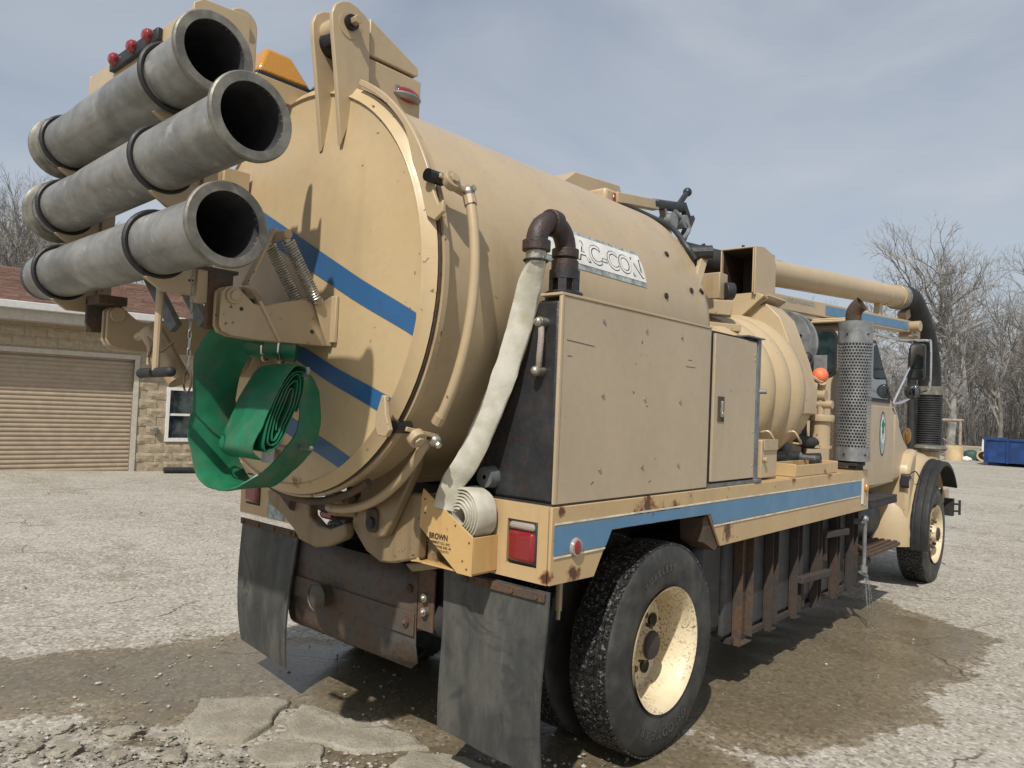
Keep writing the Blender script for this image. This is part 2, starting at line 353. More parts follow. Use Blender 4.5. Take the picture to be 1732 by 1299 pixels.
def ground():
    X = axis(-3.6, 3.2, .034, 700); Y = axis(-2.2, 6.4, .034, 700)
    gx, gy = np.meshgrid(X, Y, indexing='ij'); gx = gx.ravel(); gy = gy.ravel()
    wet = np.maximum(np.maximum(sdpoly(gx, gy, WET_R), sdpoly(gx, gy, WET_L)), sdpoly(gx, gy, WET_C)-.04); rub = sdpoly(gx, gy, RUBBLE)
    z = hfun(gx, gy)
    near = (np.abs(gx) < 5) & (gy > -3.5) & (gy < 9)
    idx = np.nonzero(near)[0]
    for i in idx:
        x, y = gx[i], gy[i]
        n = noise.fractal(Vector((x*1.3, y*1.3, 0)), 1, 2, 4)*.010
        rb = min(1, max(0, (rub[i]+.15)/.35))
        n += rb*(noise.fractal(Vector((x*7, y*7, 3)), .9, 2.1, 4)*.006-.004)
        z[i] += n
    v = np.stack([gx, gy, z], 1); nx, ny = len(X), len(Y)
    i, j = np.meshgrid(np.arange(nx-1), np.arange(ny-1), indexing='ij'); a = (i*ny+j).ravel()
    f = np.stack([a, a+ny, a+ny+1, a+1], 1)
    me = bpy.data.meshes.new('ground'); me.vertices.add(len(v)); me.vertices.foreach_set('co', v.ravel())
    me.loops.add(f.size); me.loops.foreach_set('vertex_index', f.ravel().astype(np.int32)); me.polygons.add(len(f))
    me.polygons.foreach_set('loop_start', np.arange(0, f.size, 4, dtype=np.int32)); me.polygons.foreach_set('loop_total', np.full(len(f), 4, dtype=np.int32))
    me.update(calc_edges=True); me.polygons.foreach_set('use_smooth', [True]*len(f))
    for nm, arr in (('wet', np.clip(.5+wet/.8, 0, 1)), ('rubble', np.clip(.5+rub/.8, 0, 1))):
        at = me.attributes.new(nm, 'FLOAT', 'POINT'); at.data.foreach_set('value', arr.astype(np.float32))
    n = NT('gravel_yard')
    big = n.noise(.35, 5, .6); mid = n.noise(3.2, 5, .65); fine = n.noise(28, 4, .75); peb = n.vor(46, 'F1', 'Color'); pd = n.vor(46)
    c = n.mix(n.ramp(big, .35, .65), (.265, .235, .185), (.345, .315, .262))
    c = n.mix(n.ramp(n.noise(.8, 5, .65, sc=(.25, 1, 1)), .5, .68, 0, .75), c, (.195, .160, .11))
    c = n.mix(n.ramp(mid, .42, .70, 0, .7), c, (.41, .385, .33))
    g = n.t.nodes.new('ShaderNodeSeparateColor'); n.l(peb, g.inputs[0])
    c = n.mix(n.ramp(g.outputs[0], .55, .95, 0, .75), c, (.50, .475, .42))
    c = n.mix(n.ramp(g.outputs[1], .7, .98, 0, .7), c, (.13, .118, .10))
    c = n.mix(n.ramp(fine, .52, .75, 0, .6), c, (.20, .18, .15))
    # old concrete with fine cracks where the yard is broken up
    rb = n.ramp(n.math('ADD', n.attr('rubble'), n.math('MULTIPLY', n.math('SUBTRACT', n.noise(3, 5), .5), .6)), .42, .6)
    wv = n.t.nodes.new('ShaderNodeVectorMath'); wv.operation = 'ADD'
    nn = n.t.nodes.new('ShaderNodeTexNoise'); nn.inputs['Scale'].default_value = 5; nn.inputs['Detail'].default_value = 4; n.l(n.pos, nn.inputs['Vector'])
    sc = n.t.nodes.new('ShaderNodeVectorMath'); sc.operation = 'SCALE'; sc.inputs['Scale'].default_value = .22; n.l(nn.outputs['Color'], sc.inputs[0]); n.l(n.pos, wv.inputs[0]); n.l(sc.outputs[0], wv.inputs[1])
    crack = n.ramp(n.vor(.42, 'DISTANCE_TO_EDGE', 'Distance', wv.outputs[0]), .0, .006, 1, 0)
    crack = n.math('MULTIPLY', crack, n.ramp(n.noise(.8, 2), .50, .60))
    c = n.mix(n.math('MULTIPLY', crack, .75), c, (.075, .065, .05))
    c = n.mix(n.math('MULTIPLY', rb, .55), c, n.mix(n.ramp(n.noise(11, 5, .7), .42, .60), (.09, .075, .052), (.36, .33, .265)))
    wt = n.math('ADD', n.attr('wet'), n.math('MULTIPLY', n.math('SUBTRACT', n.noise(2.2, 5, .65), .5), 1.0)); wt = n.math('ADD', wt, n.math('MULTIPLY', n.math('SUBTRACT', n.noise(13, 4, .6), .5), .30))
    wm = n.ramp(wt, .50, .56); deep = n.ramp(wt, .62, .80)
    cw = n.mix(1, c, (.56, .50, .40), 'MULTIPLY'); c = n.mix(wm, c, cw)
    c = n.mix(n.math('MULTIPLY', deep, .45), c, (.115, .094, .058))
    h = n.math('ADD', n.math('MULTIPLY', fine, .6), n.math('MULTIPLY', n.math('SUBTRACT', 1, pd), .35)); h = n.math('SUBTRACT', h, crack)
    bm = n.t.nodes.new('ShaderNodeBump'); bm.inputs['Distance'].default_value = .014
    n.l(n.ramp(wt, .56, .78, .75, .16), bm.inputs['Strength']); n.l(h, bm.inputs['Height']); n.l(bm.outputs[0], n.b.inputs['Normal'])
    n.done(c, n.math('SUBTRACT', .92, n.math('MULTIPLY', n.math('ADD', wm, n.math('MULTIPLY', deep, .55)), .40)))
    me.materials.append(n.m)
    o = bpy.data.objects.new('ground', me); COL.objects.link(o); o['kind'] = 'structure'; return o
GROUND = ground()
def concrete_mat():
    n = NT('broken_concrete'); c = n.mix(n.ramp(n.noise(5, 5, .65), .35, .68), (.25, .222, .168), (.35, .322, .262))
    c = n.mix(n.ramp(n.noise(70, 4, .7), .5, .72, 0, .8), c, (.14, .12, .09)); c = n.mix(n.ramp(n.vor(55), .0, .28, .6, 0), c, (.46, .43, .37))
    n.bump(n.noise(45, 5, .7), .8, .012); return n.done(c, .92)
M['concrete'] = concrete_mat()
M['stone'] = simple('pale_stone', (.42, .39, .33), .9, 0, .4, 30, .4)

def slab(poly, z, name='concrete_slab', parent=GROUND):
    """flat broken piece of concrete with a ragged outline, worn edge and rough top"""
    P = []
    n = len(poly)
    for i in range(n):
        a = Vector(poly[i]); b = Vector(poly[(i+1) % n]); k = max(2, int((b-a).length/.035))
        for j in range(k):
            q = a+(b-a)*(j/k); r = noise.noise_vector(Vector((q.x*6, q.y*6, 1.7)))*.03+noise.noise_vector(Vector((q.x*40, q.y*40, 4)))*.014
            P.append((q.x+r.x, q.y+r.y))
    cx = sum(p[0] for p in P)/len(P); cy = sum(p[1] for p in P)/len(P); k = len(P); mb = MB(); vs = []
    for s, zz in ((1.02, -.02), (1.0, z*.55), (.975, z*.95), (.88, z), (.7, z), (.45, z), (.2, z)):
        for p in P:
            x, y = cx+(p[0]-cx)*s, cy+(p[1]-cy)*s
            vs.append((x, y, zz+noise.fractal(Vector((x*16, y*16, 2)), .8, 2.1, 4)*.007*(1 if zz > 0 else 0)))
    rings = 7; fs = [(r*k+i, r*k+(i+1) % k, (r+1)*k+(i+1) % k, (r+1)*k+i) for r in range(rings-1) for i in range(k)]
    fs.append(tuple(range((rings-1)*k, rings*k)))
    mb.add(vs, fs); return mb.build(name, 'concrete', parent, ang=60)
for poly, z in (([(-.94, -.33), (-.72, -.02), (-.6, .0), (-.42, -.2), (-.33, -.42), (-.5, -.58), (-.72, -.52)], .022),
                ([(-.52, .04), (-.2, .1), (.24, .23), (.38, .18), (.15, -.08), (-.2, -.2), (-.36, -.16)], .02),
                ([(-.25, -.28), (.0, -.16), (.12, -.26), (-.02, -.46), (-.22, -.45)], .016),
                ([(.32, .1), (.55, .25), (.72, .28), (.62, .02), (.38, -.06)], .014)):
    slab(poly, z)
def chunk(c, r, h, label, seed):
    random.seed(seed); mb = MB(); mb.ball((0, 0, 0), 1, 30, 18)
    mb.v = [tuple(Vector(p)*(1+.34*noise.fractal(Vector(p)*1.9+Vector((seed*3.1, 0, 0)), .7, 2.1, 4))) for p in mb.v]
    mb.v = [(c[0]+x*r[0]*math.cos(seed)-y*r[1]*math.sin(seed), c[1]+x*r[0]*math.sin(seed)+y*r[1]*math.cos(seed), max(-.02, min(z, .72)*h+h*.25)) for x, y, z in mb.v]
    o = mb.build('concrete_chunk', 'concrete', ang=45); tag(o, label, 'concrete chunk', 'broken concrete chunks in front'); return o
chunk((-.80, -.80), (.10, .055), .035, 'pale wedge of broken concrete left of the cracked slab', 1)
chunk((-.78, -1.06), (.085, .06), .035, 'large tan concrete lump nearest the lower left corner', 2)
chunk((-.56, -.90), (.055, .045), .032, 'round concrete lump beside the tan lump at the bottom edge', 3)
chunk((-1.06, -.98), (.06, .035), .02, 'low flat concrete piece farthest left among the rubble', 5)
chunk((-.40, -.72), (.07, .05), .03, 'concrete lump between the cracked slab and the bottom edge', 6)
chunk((-.62, -.66), (.045, .03), .02, 'small angular concrete piece just below the cracked slab', 7)
chunk((-.93, -1.16), (.05, .04), .025, 'small concrete lump touching the left picture edge', 8)
def gravel(name, n, region, smin, smax, seed, label):
    random.seed(seed); V = []; F = []
    base = [(0, 0, 1), (.9, 0, .35), (.28, .85, .35), (-.73, .53, .35), (-.73, -.53, .35), (.28, -.85, .35), (0, 0, -1)]
    ff = [(0, 1, 2), (0, 2, 3), (0, 3, 4), (0, 4, 5), (0, 5, 1), (6, 2, 1), (6, 3, 2), (6, 4, 3), (6, 5, 4), (6, 1, 5)]
    while len(F) < n*10:
        x, y, dens = region()
        if random.random() > dens: continue
        s = smin*(smax/smin)**(random.random()**2.2); a = random.random()*6.28; k = len(V); q = (random.uniform(.6, 1), random.uniform(.5, 1), random.uniform(.4, .8))
        for p in base:
            px, py, pz = [p[i]*q[i]*s*random.uniform(.75, 1.2) for i in range(3)]
            V.append((x+px*math.cos(a)-py*math.sin(a), y+px*math.sin(a)+py*math.cos(a), pz+s*.22+float(hfun(np.array([x]), np.array([y]))[0])))
        F += [tuple(i+k for i in f) for f in ff]
    mb = MB(); mb.v = V; mb.f = F
    n_ = NT(name+'_material'); g = n_.t.nodes.new('ShaderNodeNewGeometry'); rnd = g.outputs['Random Per Island']
    c = n_.mix(n_.ramp(rnd, 0, .6), (.13, .115, .09), (.34, .315, .265)); c = n_.mix(n_.ramp(rnd, .8, 1), c, (.50, .48, .44)); c = n_.mix(n_.ramp(n_.noise(60, 3), .5, .8, 0, .5), c, (.22, .2, .17))
    o = mb.build(name, n_.done(c, .9), fix=False, smooth=False); tag(o, label, 'gravel', kind='stuff'); return o
def regA():
    x = random.uniform(-1.9, 1.9); y = random.uniform(-1.7, 1.0)
    q = np.array([x]), np.array([y]); d = sdpoly(*q, RUBBLE)[0]; nn = noise.noise(Vector((x*3, y*3, 5)))*.5+.5
    return x, y, max(.04, min(1, (d+.1)/.4))*(nn**1.5)
gravel('loose_gravel', 12000, regA, .0035, .024, 3, 'loose pale gravel over the broken concrete in front')
def regB():
    x = random.uniform(-9, 5); y = random.uniform(-4, 9)
    if -1.2 < x < 1.3 and y > 0: return x, y, .05
    return x, y, .9*(noise.noise(Vector((x*.9, y*.9, 2)))*.5+.5)**2
gravel('scattered_gravel', 3800, regB, .004, .014, 4, 'small stones scattered over the yard')

# ------------------------------------------------------------------ trees
def bark(name, col):
    n = NT(name); c = n.mix(n.ramp(n.noise(2.5, 5), .35, .7), tuple(x*.7 for x in col), tuple(x*1.35 for x in col)); return n.done(c, .9)
M['bark'] = bark('grey_bark', (.135, .122, .105)); M['bark_pale'] = bark('pale_bark', (.26, .245, .225)); M['twigs'] = bark('twig_bark', (.21, .195, .178)); M['woods'] = bark('woodland_bark', (.185, .168, .15))
def tree_mesh(seed, H, levels=6, tr=.16, spread=.55, split=(2, 3), first=.30, dens=1.0):
    rnd = random.Random(seed); trunk = MB(); crown = MB()
    def grow(p, d, L, r, lv):
        segs = 4 if lv < 2 else 3 if lv < 4 else 2; path = [p]; q = p.copy(); dd = d.copy()
        for i in range(segs):
            dd = (dd+Vector((rnd.gauss(0, 1), rnd.gauss(0, 1), rnd.gauss(.12, .6)))*(.10 if lv == 0 else .17)).normalized(); q = q+dd*(L/segs); path.append(q.copy())
        rad = [r*(1-.38*i/segs) for i in range(segs+1)]
        (trunk if lv == 0 else crown).tube(path, rad, 8 if lv == 0 else 5 if lv < 3 else 3, cap=False)
        if lv >= levels: return
        def kid(pt, dr, k, sp):
            a = rnd.uniform(0, 6.283); o = dr.orthogonal().normalized(); o = o*math.cos(a)+dr.cross(o)*math.sin(a)
            nd = (dr+o*rnd.uniform(sp*.6, sp*1.3)+Vector((0, 0, .10))).normalized(); grow(pt, nd, L*k*rnd.uniform(.8, 1.15), r*rnd.uniform(.48, .66), lv+1)
        for _ in range(rnd.randint(*split)): kid(path[-1], dd, .70, spread)
        for i in range(1, segs):
            for _ in range(2 if lv == 0 else 1):
                if (lv > 0 or i >= 2) and rnd.random() < .8*dens: kid(path[i], dd, .58, spread*1.5)
    grow(Vector((0, 0, 0)), Vector((rnd.gauss(0, .03), rnd.gauss(0, .03), 1)), H*first, tr, 0)
    zmax = max(v[2] for v in crown.v); k = H/zmax
    for mb in (trunk, crown): mb.v = [(x*k, y*k, z*k) for x, y, z in mb.v]
    return trunk, crown
TV = []
for i, (sd, H, lv, tr, sp) in enumerate(((11, 14, 6, .20, .50), (23, 13, 6, .17, .46), (37, 12, 6, .15, .42), (52, 13, 6, .16, .52))):
    t, c = tree_mesh(sd, H, lv, tr, sp); TV.append((t.mesh('trunk', 'bark' if i != 0 else 'bark_pale'), c.mesh('crown', 'twigs' if i != 0 else 'bark_pale')))
def tree(x, y, k, rot, v, label, group):
    z = float(hfun(np.array([x]), np.array([y]))[0])-.05
    r = thing('bare_tree', (x, y, z), label, 'tree', group); r.scale = (k, k, k); r.rotation_euler = (0, 0, rot)
    for nm, me in zip(('trunk', 'crown'), TV[v]):
        o = bpy.data.objects.new(nm, me); COL.objects.link(o); o.parent = r
def ground_at(px, py, depth):
    d = cf+cr*((px-866)/1256.5)-cu*((py-649.5)/1256.5); P = CAM+d*depth; return P.x, P.y
GR = 'bare trees behind the yard'; GL = 'bare trees behind the building'
for px, dep, k, rot, v, lab, g in (
    (1606, 42, .97, .4, 0, 'tallest pale bare tree rising above the truck hood and vacuum hose', GR),
    (1690, 44, .86, 2.2, 1, 'dark forked bare tree behind the blue dumpster', GR),
    (1450, 58, 1.05, 1.1, 2, 'bare tree top showing above the boom tube beside the cab', GR),
    (1510, 66, .72, 3.0, 3, 'slender bare tree between the boom and the tall pale tree', GR),
    (1735, 54, 1.0, 4.0, 2, 'bare tree at the far right edge of the picture', GR),
    (1650, 60, .95, 5.0, 3, 'bare tree deep in the wood behind the wooden post', GR),
    (1480, 56, .66, 2.6, 1, 'bare tree standing behind the cab mirror', GR),
    (1550, 58, .66, 5.6, 3, 'bare tree just left of the tall pale tree', GR),
    (1712, 62, .95, 1.5, 2, 'tall thin bare tree right of the tall pale tree', GR),
    (1780, 46, .95, .9, 0, 'pale bare tree just beyond the right picture edge', GR),
    (20, 40, 1.12, .2, 1, 'bare tree over the building roof at the far left edge', GL),
    (62, 44, 1.1, 1.9, 2, 'bare tree over the roof left of the stacked tubes', GL),
    (105, 50, 1.2, 3.3, 3, 'bare tree mostly hidden behind the lower tube ends', GL),
    (-40, 46, 1.15, 4.4, 0, 'pale bare tree beyond the left picture edge', GL),
    (300, 46, .8, 2.9, 2, 'bare tree glimpsed between the tube rack and the tank door', GL),
    (200, 50, .8, .7, 1, 'bare tree glimpsed under the lowest tube above the roof', GL)):
    x, y = ground_at(px, 740, dep); tree(x, y, k, rot, v, lab, g)
def woods():
    rnd = random.Random(5); mb = MB(); src = []
    for sdd in (71, 72, 73, 74):
        t, c = tree_mesh(sdd, 11, 5, .11, .36, (2, 2), .34, .75); q = MB(); q.add(t.v, t.f); q.add(c.v, c.f); src.append(q)
    for i in range(72):
        px = rnd.uniform(1390, 1900) if i < 62 else rnd.uniform(-160, 420); dep = rnd.uniform(52, 90) if i < 62 else rnd.uniform(44, 72)
        x, y = ground_at(px, 740, dep); z = float(hfun(np.array([x]), np.array([y]))[0])-.1
        s = src[i % 4]; k = rnd.uniform(.5, .85) if i < 62 else rnd.uniform(.8, 1.2); a = rnd.random()*6.28; c_, s_ = math.cos(a)*k, math.sin(a)*k
        mb.add([(x+vx*c_-vy*s_, y+vx*s_+vy*c_, z+vz*k) for vx, vy, vz in s.v], s.f)
    for i in range(4200):
        px = rnd.uniform(1380, 1960) if i < 3100 else rnd.uniform(-260, 420); dep = rnd.uniform(52, 90); x, y = ground_at(px, 740, dep); z = float(hfun(np.array([x]), np.array([y]))[0])
        h = rnd.uniform(1.5, 5.5); p = Vector((x, y, z)); q = p+Vector((rnd.gauss(0, .5), rnd.gauss(0, .5), h)); mb.tube([p, (p+q)/2+Vector((rnd.gauss(0, .15), rnd.gauss(0, .15), 0)), q], [.04, .028, .012], 3, cap=False)
    o = mb.build('distant_woods', 'woods', fix=False); tag(o, 'grey brown leafless woods beyond the yard', 'woods', kind='stuff')
woods()

# ------------------------------------------------------------------ building on the left
def block_mat():
    n = NT('split_face_block'); g = n.t.nodes.new('ShaderNodeObjectInfo')
    c = n.mix(n.ramp(n.noise(10, 5, .7), .35, .7), (.31, .25, .165), (.41, .34, .235)); c = n.mix(n.ramp(g.outputs['Random'], 0, 1, 0, .3), c, (.35, .29, .20))
    n.bump(n.noise(30, 5), .6, .02); return n.done(c, .9)
M['block'] = block_mat(); M['mortar'] = simple('mortar', (.34, .28, .195), .95, 0, .15, 20)
def shingle_mat():
    n = NT('brown_shingle'); g = n.t.nodes.new('ShaderNodeNewGeometry'); r = g.outputs['Random Per Island']
    c = n.mix(n.ramp(r, 0, 1), (.12, .062, .042), (.20, .115, .085)); c = n.mix(n.ramp(n.noise(70, 2), .4, .7, 0, .4), c, (.24, .16, .125)); return n.done(c, .9)
M['shingle'] = shingle_mat()
M['door_slat'] = simple('tan_roller_door', (.33, .262, .185), .45, 0, .1, 5, .05); M['trim'] = simple('cream_trim', (.45, .41, .34), .55, 0, .1); M['gutter'] = simple('white_gutter', (.54, .535, .52), .4, 0, .08)
bl = thing('workshop_building', WA, 'tan block workshop with roller door and brown shingle roof behind the truck', 'building')
def W(t, z, o=0.): return WA+WD*t+WN*o+Vector((0, 0, z))
class WM(MB):
    def wbox(s, t0, t1, o0, o1, z0, z1):
        return s.add([W(t, z, o) for t in (t0, t1) for o in (o0, o1) for z in (z0, z1)], [(0, 1, 3, 2), (4, 6, 7, 5), (0, 4, 5, 1), (2, 3, 7, 6), (0, 2, 6, 4), (1, 5, 7, 3)])
D0, D1, DT = -1.65, 2.36, 2.41
mb = WM(); mb.wbox(-9, D0, -.25, 0, -.9, 3.05); mb.wbox(D0, D1, -.25, 0, DT, 3.05)
mb.wbox(D1, 3.06, -.25, 0, -1.2, 3.05); mb.wbox(3.06, 4.16, -.25, 0, -1.2, .60); mb.wbox(3.06, 4.16, -.25, 0, 1.84, 3.05); mb.wbox(4.16, 7, -.25, 0, -1.2, 3.05)
mb.wbox(-9, -8.8, -9, -.25, -.9, 3.05); mb.wbox(6.8, 7, -9, -.25, -1.2, 3.05); mb.wbox(-8.8, 6.8, -9, -8.8, -1.2, 3.05)
wall = mb.build('wall', 'mortar', bl, smooth=False)
bms = []
for s in range(4):
    rnd = random.Random(s); q = MB(); n = 5; m_ = 3
    fr = [(.396*(i/n-.5), (.022+rnd.uniform(-.010, .014))*(1 if 0 < i < n and 0 < j < m_ else .55), .196*(j/m_-.5)) for i in range(n+1) for j in range(m_+1)]
    q.add(fr, [(i*(m_+1)+j, i*(m_+1)+j+1, (i+1)*(m_+1)+j+1, (i+1)*(m_+1)+j) for i in range(n) for j in range(m_)])
    k = len(q.v); q.v += [(.198*a, -.02, .098*b) for a in (-1, 1) for b in (-1, 1)]
    q.f += [(k, k+1, m_, 0), (k+3, k+2, n*(m_+1), n*(m_+1)+m_)]
    q.add([fr[j*1] for j in ()], [])
    q.f += [tuple([k, k+2]+[i*(m_+1) for i in range(n, -1, -1)]), tuple([k+1]+[i*(m_+1)+m_ for i in range(n+1)]+[k+3])]
    bms.append(q.mesh('block', 'block', smooth=False))
ang = math.atan2(WD.y, WD.x); rnd = random.Random(9)
def put(t, z, lim):
    o = bpy.data.objects.new('block', rnd.choice(bms)); COL.objects.link(o); o.parent = wall
    p = W(t, z); o.location = p; o.rotation_euler = (0, 0, ang+math.pi); return o
cnt = 0
for row in range(19):
    z = -.75+row*.2
    for k in range(-12, 14):
        t = 2.46+.2+k*.4+(0 if row % 2 else .2)
        if t > 6.75: continue
        if z > DT+.05:
            if t < -1.6: continue
        elif t < D1+.29: continue
        if 2.90 < t < 4.33 and .52 < z < 1.93: continue
        if z > 3.0: continue
        if z < -.15: continue
        put(t, z, 0); cnt += 1
rd = MB()
for i in range(30):
    z = -.35+i*.094
    if z > DT: break
    q = WM(); P = []
    for j in range(7): a = j/6; P.append((z+.094*a, -.10+.022*math.sin(math.pi*a)))
    vs = [W(D0, a, b) for a, b in P]+[W(D1, a, b) for a, b in P]; q.add(vs, [(j, j+1, 8+j, 7+j) for j in range(6)])
    if i == 0: rdoor = q.build('roller_door', 'door_slat', bl)
    else: q.build('slat', 'door_slat', rdoor)
mb = WM(); mb.wbox(D1, D1+.10, -.12, .035, -.5, DT+.1); mb.wbox(D0-.1, D0, -.12, .035, -.5, DT+.1); mb.wbox(D0, D1, -.12, .03, DT, DT+.1); mb.build('door_frame', 'trim', bl)
wf = WM(); t0, t1, z0, z1 = 3.06, 4.16, .60, 1.84
wf.wbox(t0, t0+.07, -.05, .05, z0, z1); wf.wbox(t1-.07, t1, -.05, .05, z0, z1); wf.wbox(t0+.07, t1-.07, -.05, .05, z0, z0+.08); wf.wbox(t0+.07, t1-.07, -.05, .05, z1-.07, z1); wf.wbox(t0+.07, t1-.07, -.04, .03, 1.19, 1.24)
win = wf.build('window', 'white', bl)
for a, b in ((z0+.08, 1.19), (1.24, z1-.07)):
    q = WM(); q.wbox(t0+.07, t1-.07, -.03, -.01, a, b); q.build('pane', 'glass', win)
q = WM(); q.wbox(2.82, 2.90, .02, .10, .78, .92); q.build('electric_box', 'greypaint', bl, .008)
# roof: shingle courses on a sloping deck
def RF(t, u):    # u = distance up the slope from the eave
    return W(t, 3.38+u*.245, .55-u*.965)
mb = MB(); mb.add([RF(-9.5, 0), RF(7.5, 0), RF(7.5, 5.6), RF(-9.5, 5.6)], [(0, 1, 2, 3)])
mb.add([RF(-9.5, 5.6), RF(7.5, 5.6), W(7.5, 3.3, -9.5), W(-9.5, 3.3, -9.5)], [(0, 1, 2, 3)]); roof = mb.build('roof', 'shingle', bl, smooth=False)
sh = MB(); rnd = random.Random(2)
for r_ in range(36):
    u = r_*.15; t = -3.2+rnd.uniform(0, .3)
    while t < 7.4:
        wd = rnd.choice((.16, .22, .3, .34)); nn = Vector((0, 0, 1))*(.012+rnd.uniform(.006, .018))
        a, b, c, d = RF(t, u), RF(t+wd-.008, u), RF(t+wd-.008, u+.17), RF(t, u+.17)
        sh.add([a, b, a+nn, b+nn, c+nn*.3, d+nn*.3], [(0, 1, 3, 2), (2, 3, 4, 5)]); t += wd
o = sh.build('shingles', 'shingle', roof, smooth=False, fix=False); o['kind'] = 'stuff'
q = WM(); q.wbox(-9.6, 7.6, .52, .64, 3.24, 3.39); q.build('gutter', 'gutter', bl, .015)
q = WM(); q.wbox(-9.5, 7.5, .48, .52, 3.03, 3.30); q.build('fascia', 'trim', bl)
q = WM(); q.wbox(-9.5, 7.5, .0, .48, 3.03, 3.06); q.build('soffit', 'trim', bl)
q = MB(); q.cyl(W(2.95, .0, .5), W(4.8, -.05, .55), .065, 14); o = q.build('drain_pipe', 'blackpl'); tag(o, 'black plastic drain pipe lying along the foot of the block wall', 'pipe')

# ------------------------------------------------------------------ far yard clutter (right)
def yard(px, py, depth): x, y = ground_at(px, py, depth); return x, y
M['bluepaint'] = simple('blue_dumpster_paint', (.008, .036, .14), .45, 0, .3, 3); M['wood'] = simple('weathered_wood', (.30, .24, .18), .9, 0, .3, 6); M['ply'] = simple('tan_barrel', (.55, .42, .24), .7, 0, .15, 3); M['tarp'] = simple('dark_green_tarp', (.02, .06, .05), .6)
Dm = thing('dumpster', (-1.6, 37.6, 0), 'blue steel roll-off dumpster at the right edge of the yard', 'dumpster')
q = MB(); x0, x1, y0, y1 = -2.95, .6, 36.6, 42
q.prism([(x0, .15), (x1, .15), (x1+.0, 1.12), (x0, 1.12)], 'y', y0, y0+.06); q.box(x0, x0+.06, y0+.06, y1, .15, 1.12); q.box(x1-.06, x1, y0+.06, y1, .15, 1.12); q.box(x0, x1, y1, y1+.06, .15, 1.12); q.box(x0+.06, x1-.06, y0+.06, y1, .15, .2)
body = q.build('body', 'bluepaint', Dm)
q = MB(); q.box(x0-.06, x1+.06, y0-.06, y0+.1, 1.12, 1.22); q.box(x0-.06, x0+.1, y0+.1, y1, 1.12, 1.22); q.build('top_rail', 'bluepaint', Dm, .01)
for i in range(5):
    q = MB(); xx = x0+.02+i*.84; q.box(xx-.05, xx+.05, y0-.07, y0-.002, .12, 1.12); q.build('rib', 'bluepaint', Dm)
for i in range(6):
    q = MB(); yy = y0+.5+i*.9; q.box(x0-.08, x0-.002, yy-.05, yy+.05, .12, 1.12); q.build('rib', 'bluepaint', Dm)
for i in (0, 1):
    q = MB(); q.box(x0+.1+i*2.6, x0+.5+i*2.6, y0+.2, y0+.9, 0, .15); q.build('skid', 'bluepaint', Dm)
def bg_thing(mb, name, mat, label, cat, group=None, bevel=0): return tag(mb.build(name, mat, bevel=bevel), label, cat, group)
x, y = yard(1613, 788, 36.5)
q = MB(); q.lathe([(0, .02), (0, .40), (.1, .405), (.25, .40), (.5, .41), (.72, .40), (.72, .37), (.06, .36), (.06, .02)], (x, y, 0), 'z', 28); bg_thing(q, 'barrel', 'ply', 'tan open barrel standing beside the wooden post', 'barrel')
x, y = yard(1662, 787, 36.5)
q = MB(); q.lathe([(-.75, .27), (.75, .27), (.75, .21), (-.75, .21)], (x, y+.75, .27), 'y', 28, close=True); bg_thing(q, 'concrete_pipe', 'ply', 'tan hollow pipe section lying beside the blue dumpster', 'pipe')
x, y = yard(1623, 788, 38.5); pz = thing('wooden_frame', (x, y, 0), 'grey wooden post with a horizontal beam beyond the hood', 'post frame')
q = MB(); q.cyl((x, y, 0), (x, y, 1.95), .07, 10); q.build('post', 'wood', pz)
q = MB(); q.cyl((x-1.15, y, 1.98), (x+.14, y, 1.98), .08, 10); q.build('beam', 'wood', pz)
q = MB(); q.cyl((x-1.0, y, 0), (x-1.0, y, 1.90), .06, 10); q.build('post', 'wood', pz)
x, y = yard(1640, 787, 37.6)
q = MB(); q.ball((x, y, .12), 1, 16, 10, (.42, .3, .42)); q.v = [(a+.1*noise.noise(Vector((a*4, b*4, c*4))), b, max(0, c+.12*noise.noise(Vector((a*3, b*3, c*3+7))))) for a, b, c in q.v]; bg_thing(q, 'tarp_bundle', 'tarp', 'dark green bundle between the barrel and the hollow pipe', 'bundle')
x, y = yard(1634, 789, 36.2)
q = MB(); q.ball((x, y, .08), 1, 12, 8, (.26, .16, .16)); q.v = [(a+.06*noise.noise(Vector((a*9, b*9, c*9))), b, max(0, c+.08*noise.noise(Vector((a*7, b*7, c*7+7))))) for a, b, c in q.v]; bg_thing(q, 'white_bag', 'white', 'crumpled white bag on the gravel next to the tan barrel', 'bag')
x, y = yard(1655, 786, 40.5)
q = MB(); q.box(x-1.6, x+.15, y, y+.35, 0, .62); bg_thing(q, 'concrete_barrier', 'concrete', 'low grey concrete barrier behind the hollow pipe', 'barrier', bevel=.04)
x, y = yard(1666, 786, 39.6)
q = MB(); q.box(x-.2, x+.28, y, y+.4, 0, 1.05); q.v = [(a+.05*(c > .5), b, c) for a, b, c in q.v]; bg_thing(q, 'pallet_stack', 'white', 'whitish upright crate against the left end of the dumpster', 'crate', bevel=.02)
x, y = yard(1725, 791, 35.5)
q = MB(); q.bar((x-.9, y, .05), (x+.5, y+.3, .10), .2, .05); bg_thing(q, 'plank', 'wood', 'loose plank lying on the gravel before the blue dumpster', 'plank')
x, y = yard(1598, 770, 36.8)
q = MB(); q.cyl((x-.1, y, 1.05), (x+.55, y+.1, .62), .03, 8); q.cyl((x+.55, y+.1, .62), (x+.9, y+.1, 0), .03, 8); bg_thing(q, 'bent_rail', 'wood', 'bent thin rail leaning over the barrel', 'rail')
# ================================================================== TRUCK
TK = thing('vacuum_truck', (0, 3, 0), 'beige vacuum sewer truck with blue stripes, rear tank door and tube rack', 'truck')
ZC = 2.213
def disc_prof(): pass
